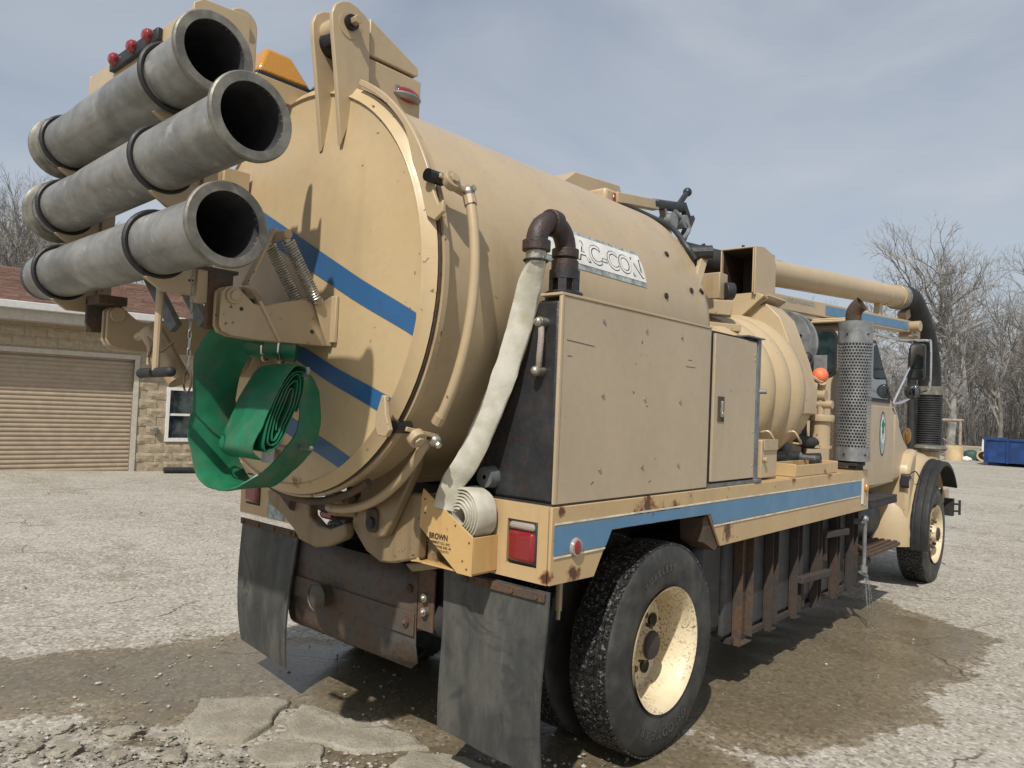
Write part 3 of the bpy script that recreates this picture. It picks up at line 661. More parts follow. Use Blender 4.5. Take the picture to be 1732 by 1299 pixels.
# ---- tank
q = MB(); q.lathe([(-.385, .93), (-.385, .965), (-.41, .965), (-.41, .90)], (0, 0, ZC), 'y', 96); 
q2 = MB(); q2.lathe([(-.385, .90), (-.385, .930), (-.30, .930), (1.86, .930), (1.93, .915), (1.99, .86), (2.06, .70), (2.12, .45), (2.15, .2), (2.155, .001)], (0, 0, ZC), 'y', 96)
tank = q2.build('tank', 'beige', TK)
q.build('tank_flange', 'beige_arm', tank)
q = MB(); q.lathe([(-.412, .925), (-.412, .952), (-.424, .952), (-.424, .925)], (0, 0, ZC), 'y', 96, close=True); q.build('gasket', 'rust', tank)
for yy, zz in ((1.53, 2.66), (1.37, 2.38), (1.7, 2.46)):
    x = math.sqrt(.93**2-(zz-ZC)**2); q = MB(); nrm = Vector((x, 0, zz-ZC)).normalized(); p = Vector((x, yy, zz)); q.cyl(p-nrm*.01, p+nrm*.008, .018, 10); q.build('plug', 'darksteel', tank)
# ---- rear door
def ydoor(r):
    t = min(1, max(0, (r-.52)/.378)); return -.503+.040*(t*t*(3-2*t))
q = MB(); q.lathe([(-.428, .945), (-.432, .949), (-.455, .918), (-.468, .908), (-.474, .902), (ydoor(.898), .896)]+[(ydoor(r), r) for r in (.86, .82, .78, .74, .70, .66, .62, .58, .54, .3, .001)], (0, 0, ZC), 'y', 96)
q.lathe([(-.428, .945), (-.428, .01)], (0, 0, ZC), 'y', 96)
door = q.build('tank_door', 'door', TK, ang=25)
def stripe(pts, name='blue_stripe', mat='blue'):
    a, b, c, d = [Vector(p) for p in pts]; n = 28; q = MB(); vs = []
    for i in range(n+1):
        for j in range(5):
            p = a.lerp(b, i/n).lerp(d.lerp(c, i/n), j/4); vs.append((p.x, ydoor(math.hypot(p.x, p.y-ZC))-.0025, p.y))
    q.add(vs, [(i*5+j, i*5+j+1, (i+1)*5+j+1, (i+1)*5+j) for i in range(n) for j in range(4)]); return q.build(name, mat, door)
stripe([(-.55, 2.76), (.872, 2.060), (.870, 1.966), (-.55, 2.622)])
stripe([(-.10, 2.035), (.752, 1.722), (.703, 1.655), (-.10, 1.965)])
stripe([(.0, 1.655), (.492, 1.468), (.424, 1.416), (.0, 1.560)])
q = MB(); q.box(-.13, -.02, -.509, -.5045, 1.40, 1.56); q.build('data_plate', 'steel', door)
# hinge ears on top of the door
EAR = [(-.500, 2.812), (-.52, 2.95), (-.548, 3.15), (-.572, 3.30), (-.578, 3.365), (-.562, 3.41), (-.53, 3.437), (-.49, 3.45), (-.448, 3.442), (-.405, 3.425), (-.378, 3.40), (-.372, 3.27), (-.366, 3.118), (-.413, 3.045), (-.46, 2.93)]
for x in (.36, .215):
    q = MB(); q.prism(EAR, 'x', x-.012, x+.012); q.build('hinge_ear', 'beige', door, .004)
for sx in (1,):
    q = MB(); q.cyl((sx*.205, -.485, 3.345), (sx*.375, -.485, 3.345), .058, 24); q.build('hinge_spacer', 'beige', door)
    q = MB(); q.cyl((sx*.373, -.485, 3.355), (sx*.392, -.485, 3.355), .034, 20); q.cyl((sx*.2, -.485, 3.30), (sx*.345, -.47, 3.30), .06, 20); q.build('grease_collar', 'grease', door)
    q = MB(); q.cyl((sx*.39, -.478, 3.36), (sx*.425, -.478, 3.36), .021, 6); q.build('hinge_bolt', 'beige_arm', door, .003)
# hinge cover box on the tank top
q = MB(); q.box(.05, .345, -.36, -.04, 2.98, 3.262); cover = q.build('hinge_cover', 'beige', TK, .008)
q = MB(); q.prism([(-.36, 3.272), (-.36, 3.44), (-.07, 3.318), (-.062, 3.285), (-.075, 3.272)], 'x', .045, .350); q.build('lid', 'beige', cover, .006)
q = MB(); q.ball((.352, -.125, 3.165), 1, 16, 10, (.03, .075, .033)); q.build('marker_lamp', 'red', cover)
q = MB(); q.ball((.345, -.125, 3.157), 1, 16, 10, (.045, .082, .022)); q.box(.343, .36, -.2, -.18, 3.15, 3.19); q.build('lamp_guard', 'steel', cover)
# amber beacon and its shelf
q = MB(); q.box(-.30, -.095, -.66, -.36, 3.185, 3.20); q.box(-.10, -.09, -.66, -.345, 3.105, 3.20); q.box(-.30, -.29, -.66, -.36, 3.105, 3.185); q.prism([(-.66, 3.185), (-.36, 3.185), (-.36, 3.0)], 'x', -.30, -.29)
shelf = q.build('beacon_shelf', 'beige', TK, .003)
q = MB(); b0 = [(-.30, -.645), (-.10, -.645), (-.10, -.355), (-.30, -.355)]; t0_ = [(-.26, -.585), (-.145, -.585), (-.145, -.45), (-.26, -.45)]
q.add([(x, y, 3.22) for x, y in b0]+[(x, y, 3.365) for x, y in t0_], [(0, 1, 2, 3), (4, 5, 6, 7)]+[(i, (i+1) % 4, 4+(i+1) % 4, 4+i) for i in range(4)])
bea = q.build('amber_beacon', 'amber', shelf, .018)
q = MB(); q.box(-.303, -.097, -.648, -.352, 3.2005, 3.222); q.build('beacon_base', 'blackpl', shelf, .004)
q = MB(); q.tube(smoothpath([(-.13, -.36, 3.21), (-.08, -.30, 3.28), (.05, -.25, 3.34), (.15, -.2, 3.26)]), .012, 8); q.build('cable', 'blackpl', shelf)
# ---- latch clamps and rods round the door edge
def ringpt(a, r, y): return (r*math.cos(R(a)), y, ZC+r*math.sin(R(a)))
P = []
for a in range(64, 17, -2): P.append((.988*math.cos(R(a)), ZC+.988*math.sin(R(a))))
P += [(1.0*math.cos(R(15)), ZC+1.0*math.sin(R(15))), (1.03*math.cos(R(15.5)), ZC+1.03*math.sin(R(15.5))), (1.02*math.cos(R(13)), ZC+1.02*math.sin(R(13))), (.97*math.cos(R(12)), ZC+.97*math.sin(R(12))), (.93*math.cos(R(14)), ZC+.93*math.sin(R(14)))]
for a in range(18, 65, 2): rr = .925 if a < 30 else min(.962, .925+(a-30)*.004); P.append((rr*math.cos(R(a)), ZC+rr*math.sin(R(a))))
q = MB(); q.prism(P, 'y', -.462, -.445); q.build('latch_band', 'beige', door, .003)
def clamp(a, flip=1):
    c = ringpt(a, 1.0, -.43); u = Vector(ringpt(a, 1, 0))-Vector((0, 0, ZC)); c = Vector(c); r0 = u.normalized()
    q = MB(); q.cyl(c+Vector((0, -.06, 0)), c+Vector((0, .02, 0)), .026, 10); q.build('latch_nut', 'grease', door)
    q = MB(); q.cyl(c+r0*.02+Vector((0, .035, -.02)), c+r0*.055+Vector((0, .035, -.02)), .038, 18); q.cyl(c+r0*.055+Vector((0, .035, -.02)), c+r0*.066+Vector((0, .035, -.02)), .022, 6); q.build('latch_cam', 'beige_arm', door, .003)
    q = MB(); q.bar(c+r0*.01+Vector((0, -.02, 0)), c+r0*.01+Vector((0, .15, -.03)), .05, .018); q.build('latch_plate', 'beige_arm', door, .003)
    e = c+r0*.03+Vector((0, .14, -.035)); q = MB(); q.ball(e, .027, 12, 8); q.cyl(e, e+r0*.035, .014, 6); q.build('rod_end', 'zinc', door)
clamp(22); clamp(-37)
q = MB(); q.prism([(.765, 1.735), (.735, 1.66), (.732, 1.61), (.75, 1.575), (.80, 1.572), (.82, 1.60), (.795, 1.66), (.785, 1.73)], 'y', -.53, -.508); q.build('latch_hook', 'beige_arm', door, .004)
q = MB(); q.tube([ringpt(a, 1.02-.012*math.sin(R((a+36)*3)), -.29) for a in range(20, -36, -3)], .021, 12); q.build('latch_rod', 'beige', TK)
q = MB(); q.tube([ringpt(a, 1.02+.02*math.sin(R((-a-39)*3.6)), -.30+.05*(-a-39)/46) for a in range(-39, -88, -4)], .021, 12); q.build('latch_rod', 'beige_arm', TK)
for a in (18, -34, -42):
    q = MB(); p = Vector(ringpt(a, 1.015, -.29)); d = Vector((math.sin(R(a)), 0, -math.cos(R(a)))); q.cyl(p-d*.02, p+d*.02, .026, 10); q.build('rod_collar', 'beige_arm', TK)
# ---- top of tank: box, cables, lamp, hydraulic arm
q = MB(); q.prism([(1.22, 3.06), (1.52, 3.285), (2.05, 3.325), (2.12, 3.20), (2.0, 3.0)], 'x', -.35, .12); q.build('top_box', 'beige', TK, .008)
q = MB(); q.box(.10, .30, 1.62, 1.82, 3.07, 3.18); lampb = q.build('side_lamp', 'beige', TK, .02)
q = MB(); q.box(.302, .312, 1.70, 1.80, 3.09, 3.16); q.build('lamp_lens', 'red', lampb, .006)
q = MB(); q.tube(smoothpath([(.05, .55, 3.145), (.08, .95, 3.145), (.12, 1.35, 3.15), (.2, 1.55, 3.12), (.22, 1.64, 3.11)]), .016, 8); q.tube(smoothpath([(.28, 1.78, 3.12), (.45, 1.95, 3.03), (.62, 1.93, 2.93), (.75, 1.88, 2.79), (.81, 1.9, 2.70)]), .018, 8); q.build('cable', 'blackpl', TK)
q = MB(); q.bar((.30, 1.72, 3.13), (.30, 2.25, 3.20), .06, .07); q.build('cylinder_mount', 'beige', TK, .005)
hy = MB(); hy.cyl((.30, 2.2, 3.20), (.30, 2.62, 3.27), .038, 12); hy.cyl((.30, 2.52, 3.22), (.30, 2.70, 3.40), .022, 10); hy.ball((.30, 2.71, 3.41), .035, 10, 6); hy.bar((.30, 2.64, 3.30), (.30, 2.75, 3.18), .04, .05); hy.bar((.32, 2.75, 3.22), (.34, 2.52, 2.92), .05, .035); hy.build('hydraulic_cylinder', 'blackpl', TK)
q = MB(); q.cyl((.26, 2.42, 3.12), (.36, 2.42, 3.12), .06, 12); q.cyl((.24, 2.56, 3.14), (.38, 2.56, 3.14), .05, 12); q.bar((.3, 2.35, 3.2), (.3, 2.5, 2.9), .05, .03); q.tube(smoothpath([(.34, 2.45, 3.2), (.38, 2.6, 3.1), (.36, 2.5, 2.98), (.34, 2.35, 2.95)]), .018, 8); q.build('linkage', 'steel', TK)
q = MB(); q.prism([(1.9, 3.10), (2.35, 3.16), (2.42, 2.98), (2.3, 2.8), (2.0, 2.85)], 'x', .10, .24); q.build('linkage_plate', 'beige', TK, .004)
q = MB(); q.bar((.80, 2.04, 2.75), (.86, 1.82, 2.50), .06, .03, (1, 0, .4)); q.build('tank_bracket', 'beige', TK, .004)
q = MB(); q.cyl((.74, 1.93, 2.75), (.86, 2.03, 2.76), .045, 10); q.bar((.72, 1.95, 2.70), (.80, 2.05, 2.80), .06, .06); q.build('bracket_joint', 'blackpl', TK)
q = MB(); q.cyl((.85, 1.86, 2.50), (.89, 1.83, 2.46), .025, 8); q.build('bracket_foot', 'blackpl', TK)
# ---- lettering on the tank side
def oncyl(y, s, r): a = R(11.3)+s/.93; return (r*math.cos(a), y, ZC+r*math.sin(a))
def cylpatch(y0, y1, s0, s1, r, name, mat, parent, clip=0.):
    q = MB(); n = 8; k = 10; vs = []
    for i in range(n+1):
        for j in range(k+1):
            s = s0+(s1-s0)*i/n; y = y0+(y1-y0)*j/k; 
            if clip: y = min(y, y1-clip*max(0, (s-s0)/(s1-s0)-.55))
            vs.append(oncyl(y, s, r))
    q.add(vs, [(i*(k+1)+j, i*(k+1)+j+1, (i+1)*(k+1)+j+1, (i+1)*(k+1)+j) for i in range(n) for j in range(k)]); return q.build(name, mat, parent)
nb = cylpatch(.24, 1.165, 0.0, .205, .9325, 'name_board', 'decalgrey', TK, .05)
cylpatch(.24, 1.162, .028, .185, .9345, 'white_field', 'white', nb, .05)
for col, bold, r, dy in (('ink', .0045, .9353, 0), ('white', -.0002, .9359, 0)):
    V, F, wd = text2d('VAC-CON', .15, bold); k = .71/wd
    q = MB(); q.add([oncyl(.435+x*k, .052+y, r) for x, y in V], F); q.build('lettering', col, nb, smooth=False, fix=False)
# ---- tube rack at the rear
rack = MB()
PX = (.26, -.74)
for x in PX:
    rack.box(x-.03, x+.03, -1.06, -1.00, 2.06, 3.12)
rack.box(PX[1], PX[0], -1.05, -1.01, 2.69, 2.74); rack.box(PX[1], PX[0], -1.05, -1.01, 2.38, 2.43)
rk = rack.build('tube_rack', 'beige_arm', TK, .004)
TUBES = [((.62, -1.20, 2.875), (-.86, -1.20, 2.835)), ((.895, -1.20, 2.590), (-.89, -1.20, 2.535)), ((.775, -1.20, 2.262), (-.98, -1.20, 2.235))]
def tz(i, x): a, b = TUBES[i]; return a[2]+(b[2]-a[2])*(x-a[0])/(b[0]-a[0])
for x in PX:
    for i in range(3):
        z = tz(i, x); pts = [(-1.05, z-.17), (-1.05, z+.12)]
        pts += [(-1.2+.118*math.cos(R(a)), z+.118*math.sin(R(a))) for a in range(40, -101, -14)] + [(-1.25, z-.125), (-1.18, z-.17)]
        q = MB(); q.prism(pts, 'x', x-.012, x+.012); q.build('saddle', 'beige_arm', rk, .003)
q = MB(); q.box(-.52, .46, -1.195, -1.10, 2.995, 3.010); q.box(-.52, .46, -1.207, -1.195, 2.995, 3.088); q.box(-.52, .46, -1.195, -1.0, 3.076, 3.09); q.box(-.535, -.52, -1.207, -1.0, 2.95, 3.095); q.prism([(-1.215, 3.092), (-1.18, 3.12), (-1.0, 3.13), (-1.0, 2.98), (-1.18, 2.992), (-1.215, 3.0)], 'x', .461, .475); q.build('top_beam', 'beige', rk, .003)
q = MB(); q.prism([(-.965+.062*math.cos(R(a)), 3.155+.062*math.sin(R(a))) for a in range(0, 181, 15)]+[(-1.027, 2.98), (-.903, 2.98)], 'x', .33, .35); q.build('rack_ear', 'beige', rk, .004)
q = MB(); q.cyl((.35, -.965, 3.16), (.368, -.965, 3.16), .02, 6); q.build('ear_bolt', 'zinc', rk, .003)
lb = MB(); lb.box(-.25, .21, -1.228, -1.2075, 3.032, 3.082); lbo = lb.build('lamp_strip', 'blackpl', rk, .004)
for x in (-.19, -.01, .135):
    q = MB(); q.lathe([(-.024, .001), (-.022, .016), (-.012, .026), (.0, .028), (.004, .028)], (x, -1.230, 3.066), 'y', 18); q.build('red_lamp', 'red', lbo)
# door-mounted arms that carry the rack
ARM = [(-1.0, 2.105), (-.985, 2.122), (-.96, 2.130), (-.932, 2.124), (-.905, 2.10), (-.868, 2.072), (-.82, 2.068), (-.776, 2.085), (-.644, 2.121), (-.605, 2.113), (-.545, 2.04), (-.50, 1.935), (-.85, 1.931), (-.95, 1.938), (-.985, 1.95), (-1.0, 1.975)]
for x, dy in ((.362, 0), (.31, 0), (-.50, -.09), (-.55, -.09)):
    q = MB(); q.prism([(y+dy*min(1, max(0, (-y-.5)/.3)), z-(.04 if dy else 0)) for y, z in ARM], 'x', x-.009, x+.009); q.build('rack_arm', 'beige_arm', rk, .003)
q = MB(); q.prism([(-.52, 1.95), (-.52, 2.15), (-.505, 2.15), (-.505, 1.95)], 'x', .25, .42); q.prism([(-.60, 2.10), (-.505, 2.155), (-.505, 1.935), (-.53, 1.935)], 'x', .376, .386); q.build('arm_foot', 'beige', rk, .003)
q = MB(); q.cyl((.30, -.955, 2.092), (.395, -.955, 2.092), .020, 14); q.cyl((.372, -.955, 2.092), (.384, -.955, 2.092), .032, 14); q.build('pivot_pin', 'beige_arm', rk, .003)
q = MB(); q.cyl((-.56, -1.05, 2.05), (-.48, -1.05, 2.05), .022, 14); q.cyl((-.488, -1.05, 2.05), (-.475, -1.05, 2.05), .034, 14); q.build('pivot_pin', 'beige_arm', rk, .003)
for y, z in ((-.92, 2.045), (-.60, 1.99)):
    q = MB(); q.cyl((.368, y, z), (.3735, y, z), .008, 8); q.build('bolt_hole', 'grease', rk)
q = MB(); q.bar((.374, -.845, 2.085), (.374, -.75, 1.935), .006, .012); q.build('weld_bead', 'beige', rk)
q = MB(); q.box(.27, .298, -1.02, -.92, 1.96, 2.20); q.box(.225, .30, -1.06, -.90, 2.185, 2.20); q.build('pivot_bracket', 'rust', rk, .003)
q = MB(); q.box(-.62, -.46, -1.14, -1.02, 2.09, 2.13); q.box(-.62, -.60, -1.14, -1.02, 1.97, 2.12); q.build('pivot_bracket', 'rust', rk, .003)
q = MB(); q.bar((-.50, -.56, 1.96), (.30, -.56, 1.96), .05, .05); q.build('cross_bar', 'beige_arm', rk, .004)
for x in (.375, .235):
    q = MB(); p0 = Vector((x, -.735, 2.345)); p1 = Vector((x+.01, -.60, 2.125)); d = p1-p0; u = d.orthogonal().normalized(); v = d.normalized().cross(u); n = 24
    q.tube([p0+d*(i/(n*10))+(u*math.cos(i*.628)+v*math.sin(i*.628))*.024 for i in range(n*10+1)], .0042, 5); q.build('spring', 'zinc', rk)
    q = MB(); q.cyl(p0-d*.06, p0+d*.02, .012, 8); q.cyl(p1-d*.02, p1+d*.04+Vector((0, 0, -.01)), .012, 8); q.build('spring_hook', 'zinc', rk)
q = MB(); q.cyl((.25, -.585, 2.118), (.40, -.585, 2.118), .018, 10); q.build('spring_pin', 'beige_arm', rk, .003)
q = MB(); q.cyl((.22, -.75, 2.37), (.40, -.75, 2.37), .02, 10); q.build('spring_pin', 'beige_arm', rk, .003)
q = MB(); q.bar((.30, -.76, 2.40), (.32, -.88, 2.15), .012, .05, (1, 0, 0)); q.build('spring_lever', 'beige_arm', rk, .003)
q = MB(); q.box(-.50, -.40, -.72, -.64, 2.70, 2.80); q.box(-.52, -.38, -.64, -.505, 2.68, 2.82); q.build('door_bracket', 'beige', rk, .004)
# dark telescopic braces, discharge valve and flange behind the rack
q = MB(); q.bar((-.35, -1.05, 2.35), (-.05, -.98, 1.98), .03, .055); q.bar((-.22, -1.0, 2.38), (.10, -.93, 2.0), .03, .055); q.build('brace', 'greypaint', rk, .003)
q = MB(); q.lathe([(0, .02), (0, .20), (.03, .20), (.03, .02)], (-.02, -.72, 1.99), 'y', 32); q.lathe([(-.14, .14), (0, .14)], (-.02, -.60, 1.93), 'y', 28); val = q.build('drain_valve', 'beige_arm', TK)
for i in range(10):
    a = R(36*i+10); q = MB(); c = Vector((-.02+.172*math.cos(a), -.725, 1.99+.172*math.sin(a))); q.cyl(c+Vector((0, -.012, 0)), c, .016, 6); q.build('flange_bolt', 'darksteel' if i % 3 else 'zinc', val)
q = MB(); q.box(-.10, .02, -.74, -.722, 2.0, 2.09); q.box(.05, .09, -.74, -.722, 1.89, 2.06); q.tube(arc((-.02, 1.97), .11, 20, 160, 10, 'xz', -.745), .012, 8); q.build('valve_slot', 'grease', val)
q = MB(); q.tube(arc((-.28, 1.86), .10, -20, 120, 12, 'xz', -1.02), .018, 8); q.cyl((-.25, -1.0, 1.98), (-.12, -.92, 1.76), .05, 12); q.build('valve_body', 'beige_arm', val)
# T handle
q = MB(); q.cyl((.20, -1.16, 2.16), (.20, -1.16, 1.79), .014, 10); hd = q.build('valve_handle', 'beige_arm', TK)
q = MB(); q.cyl((.075, -1.16, 1.78), (.185, -1.16, 1.783), .019, 12); q.cyl((.215, -1.16, 1.783), (.325, -1.16, 1.786), .019, 12); q.ball((.075, -1.16, 1.78), .02, 10, 6); q.ball((.325, -1.16, 1.786), .02, 10, 6); q.build('handle_grip', 'rubber', hd)
q = MB(); q.tube(smoothpath([(-.02, -1.1, 1.85), (.08, -1.12, 1.90), (.2, -1.15, 1.86), (.3, -1.14, 1.90)]), .004, 6); q.tube(arc((.10, 1.84), .035, 0, 360, 16, 'xz', -1.13)[:-1], .004, 6, closed=True); q.build('lock_wire', 'rust', hd)

# ---- suction tubes carried on the rack (things of their own)
TL = ['top aluminium suction tube on the rack, under the red lamps', 'middle aluminium suction tube on the rack, flange reaching farthest right', 'lowest aluminium suction tube on the rack, above the green hose']
for i, (a, b) in enumerate(TUBES):
    a = Vector(a); b = Vector(b); d = (b-a).normalized(); L_ = (b-a).length; tb = thing('suction_tube', (a+b)/2, TL[i], 'tube', 'aluminium suction tubes on the rear rack')
    n = 40; path = [a+d*(L_*k/n) for k in range(n+1)]; q = MB(); r = .112
    q.tube(path, r, 36, cap=False)
    random.seed(i+40); dents = [(random.uniform(.2, .85)*L_, random.uniform(0, 6.28), random.uniform(.05, .13), random.uniform(.004, .010)) for _ in range(12)]
    V = []
    for p in q.v:
        p = Vector(p); s = (p-a).dot(d); c = a+d*s; rad = p-c; an = math.atan2(rad.z, rad.y); dep = 0
        for ds, da, dw, dd in dents:
            e = ((s-ds)/dw)**2+((math.atan2(math.sin(an-da), math.cos(an-da)))*r/dw*1.4)**2; dep += dd*math.exp(-e)
        dep = min(dep, .012)*min(1, max(0, (s-.1)/.1))*min(1, max(0, (L_-.1-s)/.1))
        if i == 2 and s > L_*.94: dep += (s/L_-.94)/.06*.007
        V.append(tuple(c+rad*(1-dep/r)))
    q.v = V; q.build('tube_wall', 'alu', tb, ang=80, fix=False)
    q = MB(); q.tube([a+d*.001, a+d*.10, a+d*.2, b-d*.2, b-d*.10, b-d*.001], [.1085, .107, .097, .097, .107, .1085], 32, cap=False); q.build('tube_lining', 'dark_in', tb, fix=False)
    def flange(p, d, nm='flange'):
        q = MB(); prof = [(-.004, .1085), (-.004, .137), (.002, .142), (.016, .142), (.020, .137), (.024, .128), (.05, .1155), (.05, .1085)]; k = 40; u = d.orthogonal().normalized(); v = d.cross(u); vs = []
        for t, rr in prof: vs += [p+d*t+(u*math.cos(2*math.pi*j/k)+v*math.sin(2*math.pi*j/k))*rr for j in range(k)]
        q.add(vs, [(m_*k+j, m_*k+(j+1) % k, ((m_+1) % len(prof))*k+(j+1) % k, ((m_+1) % len(prof))*k+j) for m_ in range(len(prof)) for j in range(k)]); q.build(nm, 'flange', tb)
    flange(a, d)
    if i < 2: flange(b, -d)
    for x in PX:
        xx = x+(.05 if i == 0 and x > 0 else 0); z = tz(i, xx); tilt = .10; P = []
        for an in range(0, 360, 10):
            if 330 < an or an < 20: continue
            yy, zz = -1.2+.121*math.cos(R(an)), z+.121*math.sin(R(an)); P.append((xx+tilt*(zz-z)*-.35, yy, zz))
        P = [(xx, -1.04, z+.075)]+P+[(xx, -1.04, z-.09)]
        q = MB(); q.tube(P, .0105, 8); q.build('rubber_strap', 'strap', tb)
        q = MB(); q.tube([(xx+.02*math.cos(t), -1.07-.02*math.sin(t), z-.115) for t in [k*.6 for k in range(9)]], .004, 6); q.build('strap_hook', 'rust', tb)

# ---- chain with ring
ch = thing('chain', (.30, -1.10, 2.17), 'thin steel chain ending in a ring, hanging left of the green hose', 'chain')
z = 2.2; k = 0
while z > 1.80:
    q = MB(); P = []
    for j in range(12):
        a = 2*math.pi*j/12; u = .0058*math.cos(a); v = .014*math.sin(a)+(.005 if math.sin(a) > 0 else -.005)
        P.append((.335+(u if k % 2 else 0), -1.10+(0 if k % 2 else u), z+v))
    q.tube(P, .0019, 5, closed=True); q.build('link', 'steel', ch); z -= .034; k += 1
q = MB(); q.tube([(.337+.030*math.cos(2*math.pi*j/24), -1.10, 1.755+.042*math.sin(2*math.pi*j/24)) for j in range(24)], .0038, 6, closed=True); q.build('ring', 'rust', ch)

# ---- green lay-flat hose
gh = thing('green_hose', (.2, -.8, 1.33), 'green lay-flat discharge hose looped and rolled below the tank door', 'hose')
P = smoothpath([(.27, -.76, 1.955), (.21, -.82, 1.945), (.15, -.87, 1.88), (.122, -.88, 1.74), (.128, -.88, 1.58), (.16, -.88, 1.45), (.21, -.865, 1.37), (.29, -.83, 1.345), (.37, -.78, 1.375), (.435, -.71, 1.46), (.46, -.66, 1.56), (.45, -.64, 1.68), (.415, -.65, 1.785), (.37, -.68, 1.815)], 7)
S = [(0.25, 1, -.35)]*14+[(.0, 1, .05)]*18+[(0, 1, .0)]*14+[(0, 1, .06)]*12; S = (S+[(-.15, 1, 0)]*len(P))[:len(P)]
S = [Vector(s) for s in S]; S = [sum((S[max(0, min(len(S)-1, i+k))] for k in range(-5, 6)), Vector())/11 for i in range(len(S))]
q = MB(); q.sweep(P, S, [.15+.05*min(1, i/12)-.085*min(1, max(0, (i-50)/16))+.008*math.sin(i*.5) for i in range(len(P))], [.06-.042*min(1, i/14) for i in range(len(P))]); crumple(q, .010, 9); q.build('loop', 'green', gh, ang=50)
q = MB(); q.tube([Vector((.30, -.62, 1.93)).lerp(Vector((.16, -.79, 1.95)), k/6) for k in range(7)], [.072, .072, .07, .072, .076, .076, .06], 24); crumple(q, .006, 14); q.build('hose_end', 'green', gh)
for t in (.25, .55):
    p = Vector((.30, -.62, 1.93)).lerp(Vector((.14, -.78, 1.955)), t); d = Vector((-.16, -.16, .025)).normalized(); u = d.orthogonal().normalized(); v = d.cross(u)
    q = MB(); q.tube([p+(u*math.cos(a)+v*math.sin(a))*.084 for a in [2*math.pi*j/28 for j in range(28)]], .006, 6, closed=True); q.build('hose_clamp', 'chrome', gh)
# rolled end hung over a hook: flattened spiral, axis along x
P = []
for i in range(112):
    a = 2*math.pi*i/30; k = 1-.235*i/30; cc = math.cos(a); yy = .058*k*math.copysign(abs(cc)**.85, cc); zz = (.165*k**.4+.004*math.sin(i*.7))*math.sin(a)
    P.append((.385, -.735+yy+(zz-.165)*.36, 1.655+zz))
q = MB(); q.sweep(P, [(1, 0, 0)]*len(P), [.235]*len(P), [.011]*len(P)); crumple(q, .006, 12); q.build('roll', 'green', gh, ang=50)
q = MB(); q.sweep(smoothpath([(.385, -.685, 1.815), (.38, -.755, 1.832), (.375, -.82, 1.74), (.37, -.88, 1.60), (.37, -.91, 1.51), (.37, -.87, 1.470)], 6), (1, 0, 0), .26, .011); crumple(q, .008, 10); q.build('outer_wrap', 'green', gh, ang=50)
q = MB(); q.tube(smoothpath([(.15, -.51, 1.80), (.2, -.70, 1.80), (.50, -.71, 1.80), (.52, -.71, 1.83)]), .009, 8); q.build('hose_hook', 'steel', TK)
q = MB(); q.tube([(.25, -.51, 1.50), (.26, -.66, 1.497), (.56, -.70, 1.515)], .009, 8); q.ball((.56, -.70, 1.515), .011, 8, 6); q.build('hose_hook', 'steel', TK)
# ---- deck
q = MB(); q.prism([(0, .995), (.31, .99), (.432, 1.18), (1.385, 1.172), (1.527, .985), (4.27, .985), (4.27, 1.31), (0, 1.31)], 'x', 1.205, 1.22); sk = q.build('deck_side', 'beige_deck', TK, .003)
q = MB(); q.prism([(0, .995), (.31, .99), (.432, 1.18), (1.385, 1.172), (1.527, .985), (4.27, .985), (4.27, 1.31), (0, 1.31)], 'x', -1.22, -1.205); q.build('deck_side', 'beige_deck', TK, .003)
def sidestripe(y0, y1, z0, z1, nm, mat): q = MB(); q.box(1.2225, 1.2245, y0, y1, z0, z1); q.build(nm, mat, sk)
q = MB(); q.prism([(.016, 1.116), (.016, 1.232), (4.05, 1.224), (4.05, 1.116), (1.43, 1.116), (1.395, 1.166), (1.385, 1.176), (.432, 1.184), (.388, 1.116)], 'x', 1.2225, 1.2245); q.build('blue_stripe', 'blue_side', sk)
for pts in ([(.016, 1.238), (.016, 1.246), (4.05, 1.238), (4.05, 1.23)], [(.016, 1.102), (.016, 1.110), (.384, 1.110), (.379, 1.102)], [(1.436, 1.102), (1.431, 1.110), (4.05, 1.110), (4.05, 1.102)]):
    q = MB(); q.prism(pts, 'x', 1.2225, 1.2245); q.build('pinstripe', 'pin', sk)
q = MB(); q.prism([(1.35, 1.15), (1.40, 1.172), (1.545, .985), (1.50, .96), (1.36, 1.02)], 'x', 1.06, 1.2); q.build('arch_gusset', 'rust', TK, .003)
for sx in (1, -1):
    q = MB(); q.box(*(sorted((sx*.60, sx*1.204))), 0.003, 2.15, 1.29, 1.311); q.build('deck_floor', 'beige_deck', TK)
q = MB(); q.box(-1.204, 1.204, 2.15, 4.268, 1.29, 1.311); q.build('deck_floor', 'beige_deck', TK)
q = MB(); q.box(-1.204, 1.204, 4.255, 4.2675, .99, 1.289); q.build('deck_front', 'beige_deck', TK)
# rear faces with light openings
for sx in (1, -1):
    def bx(a, b, c, d): q.box(*sorted((sx*a, sx*b)), -.002, .014, c, d)
    q = MB(); bx(.55, .985, .995, 1.309); bx(1.15, 1.203, .995, 1.309); bx(.985, 1.15, .995, 1.055); bx(.985, 1.15, 1.24, 1.309); rp_ = q.build('rear_panel', 'beige_deck', TK)
    q = MB(); q.box(*sorted((sx*.985, sx*1.15)), .02, .06, 1.05, 1.245); q.build('lamp_recess', 'darksteel', rp_)
    tl = MB(); tl.box(*sorted((sx*1.0, sx*1.143)), -.022, .02, 1.068, 1.198); t_ = tl.build('tail_lamp', 'red', rp_, .018)
    q = MB(); q.box(*sorted((sx*1.004, sx*1.14)), -.018, .02, 1.2005, 1.232); q.build('reverse_lens', 'clear', rp_, .012)
    q = MB(); q.box(*sorted((sx*.994, sx*1.149)), -.006, .018, 1.06, 1.238); q.build('lamp_bezel', 'blackpl', rp_, .006)
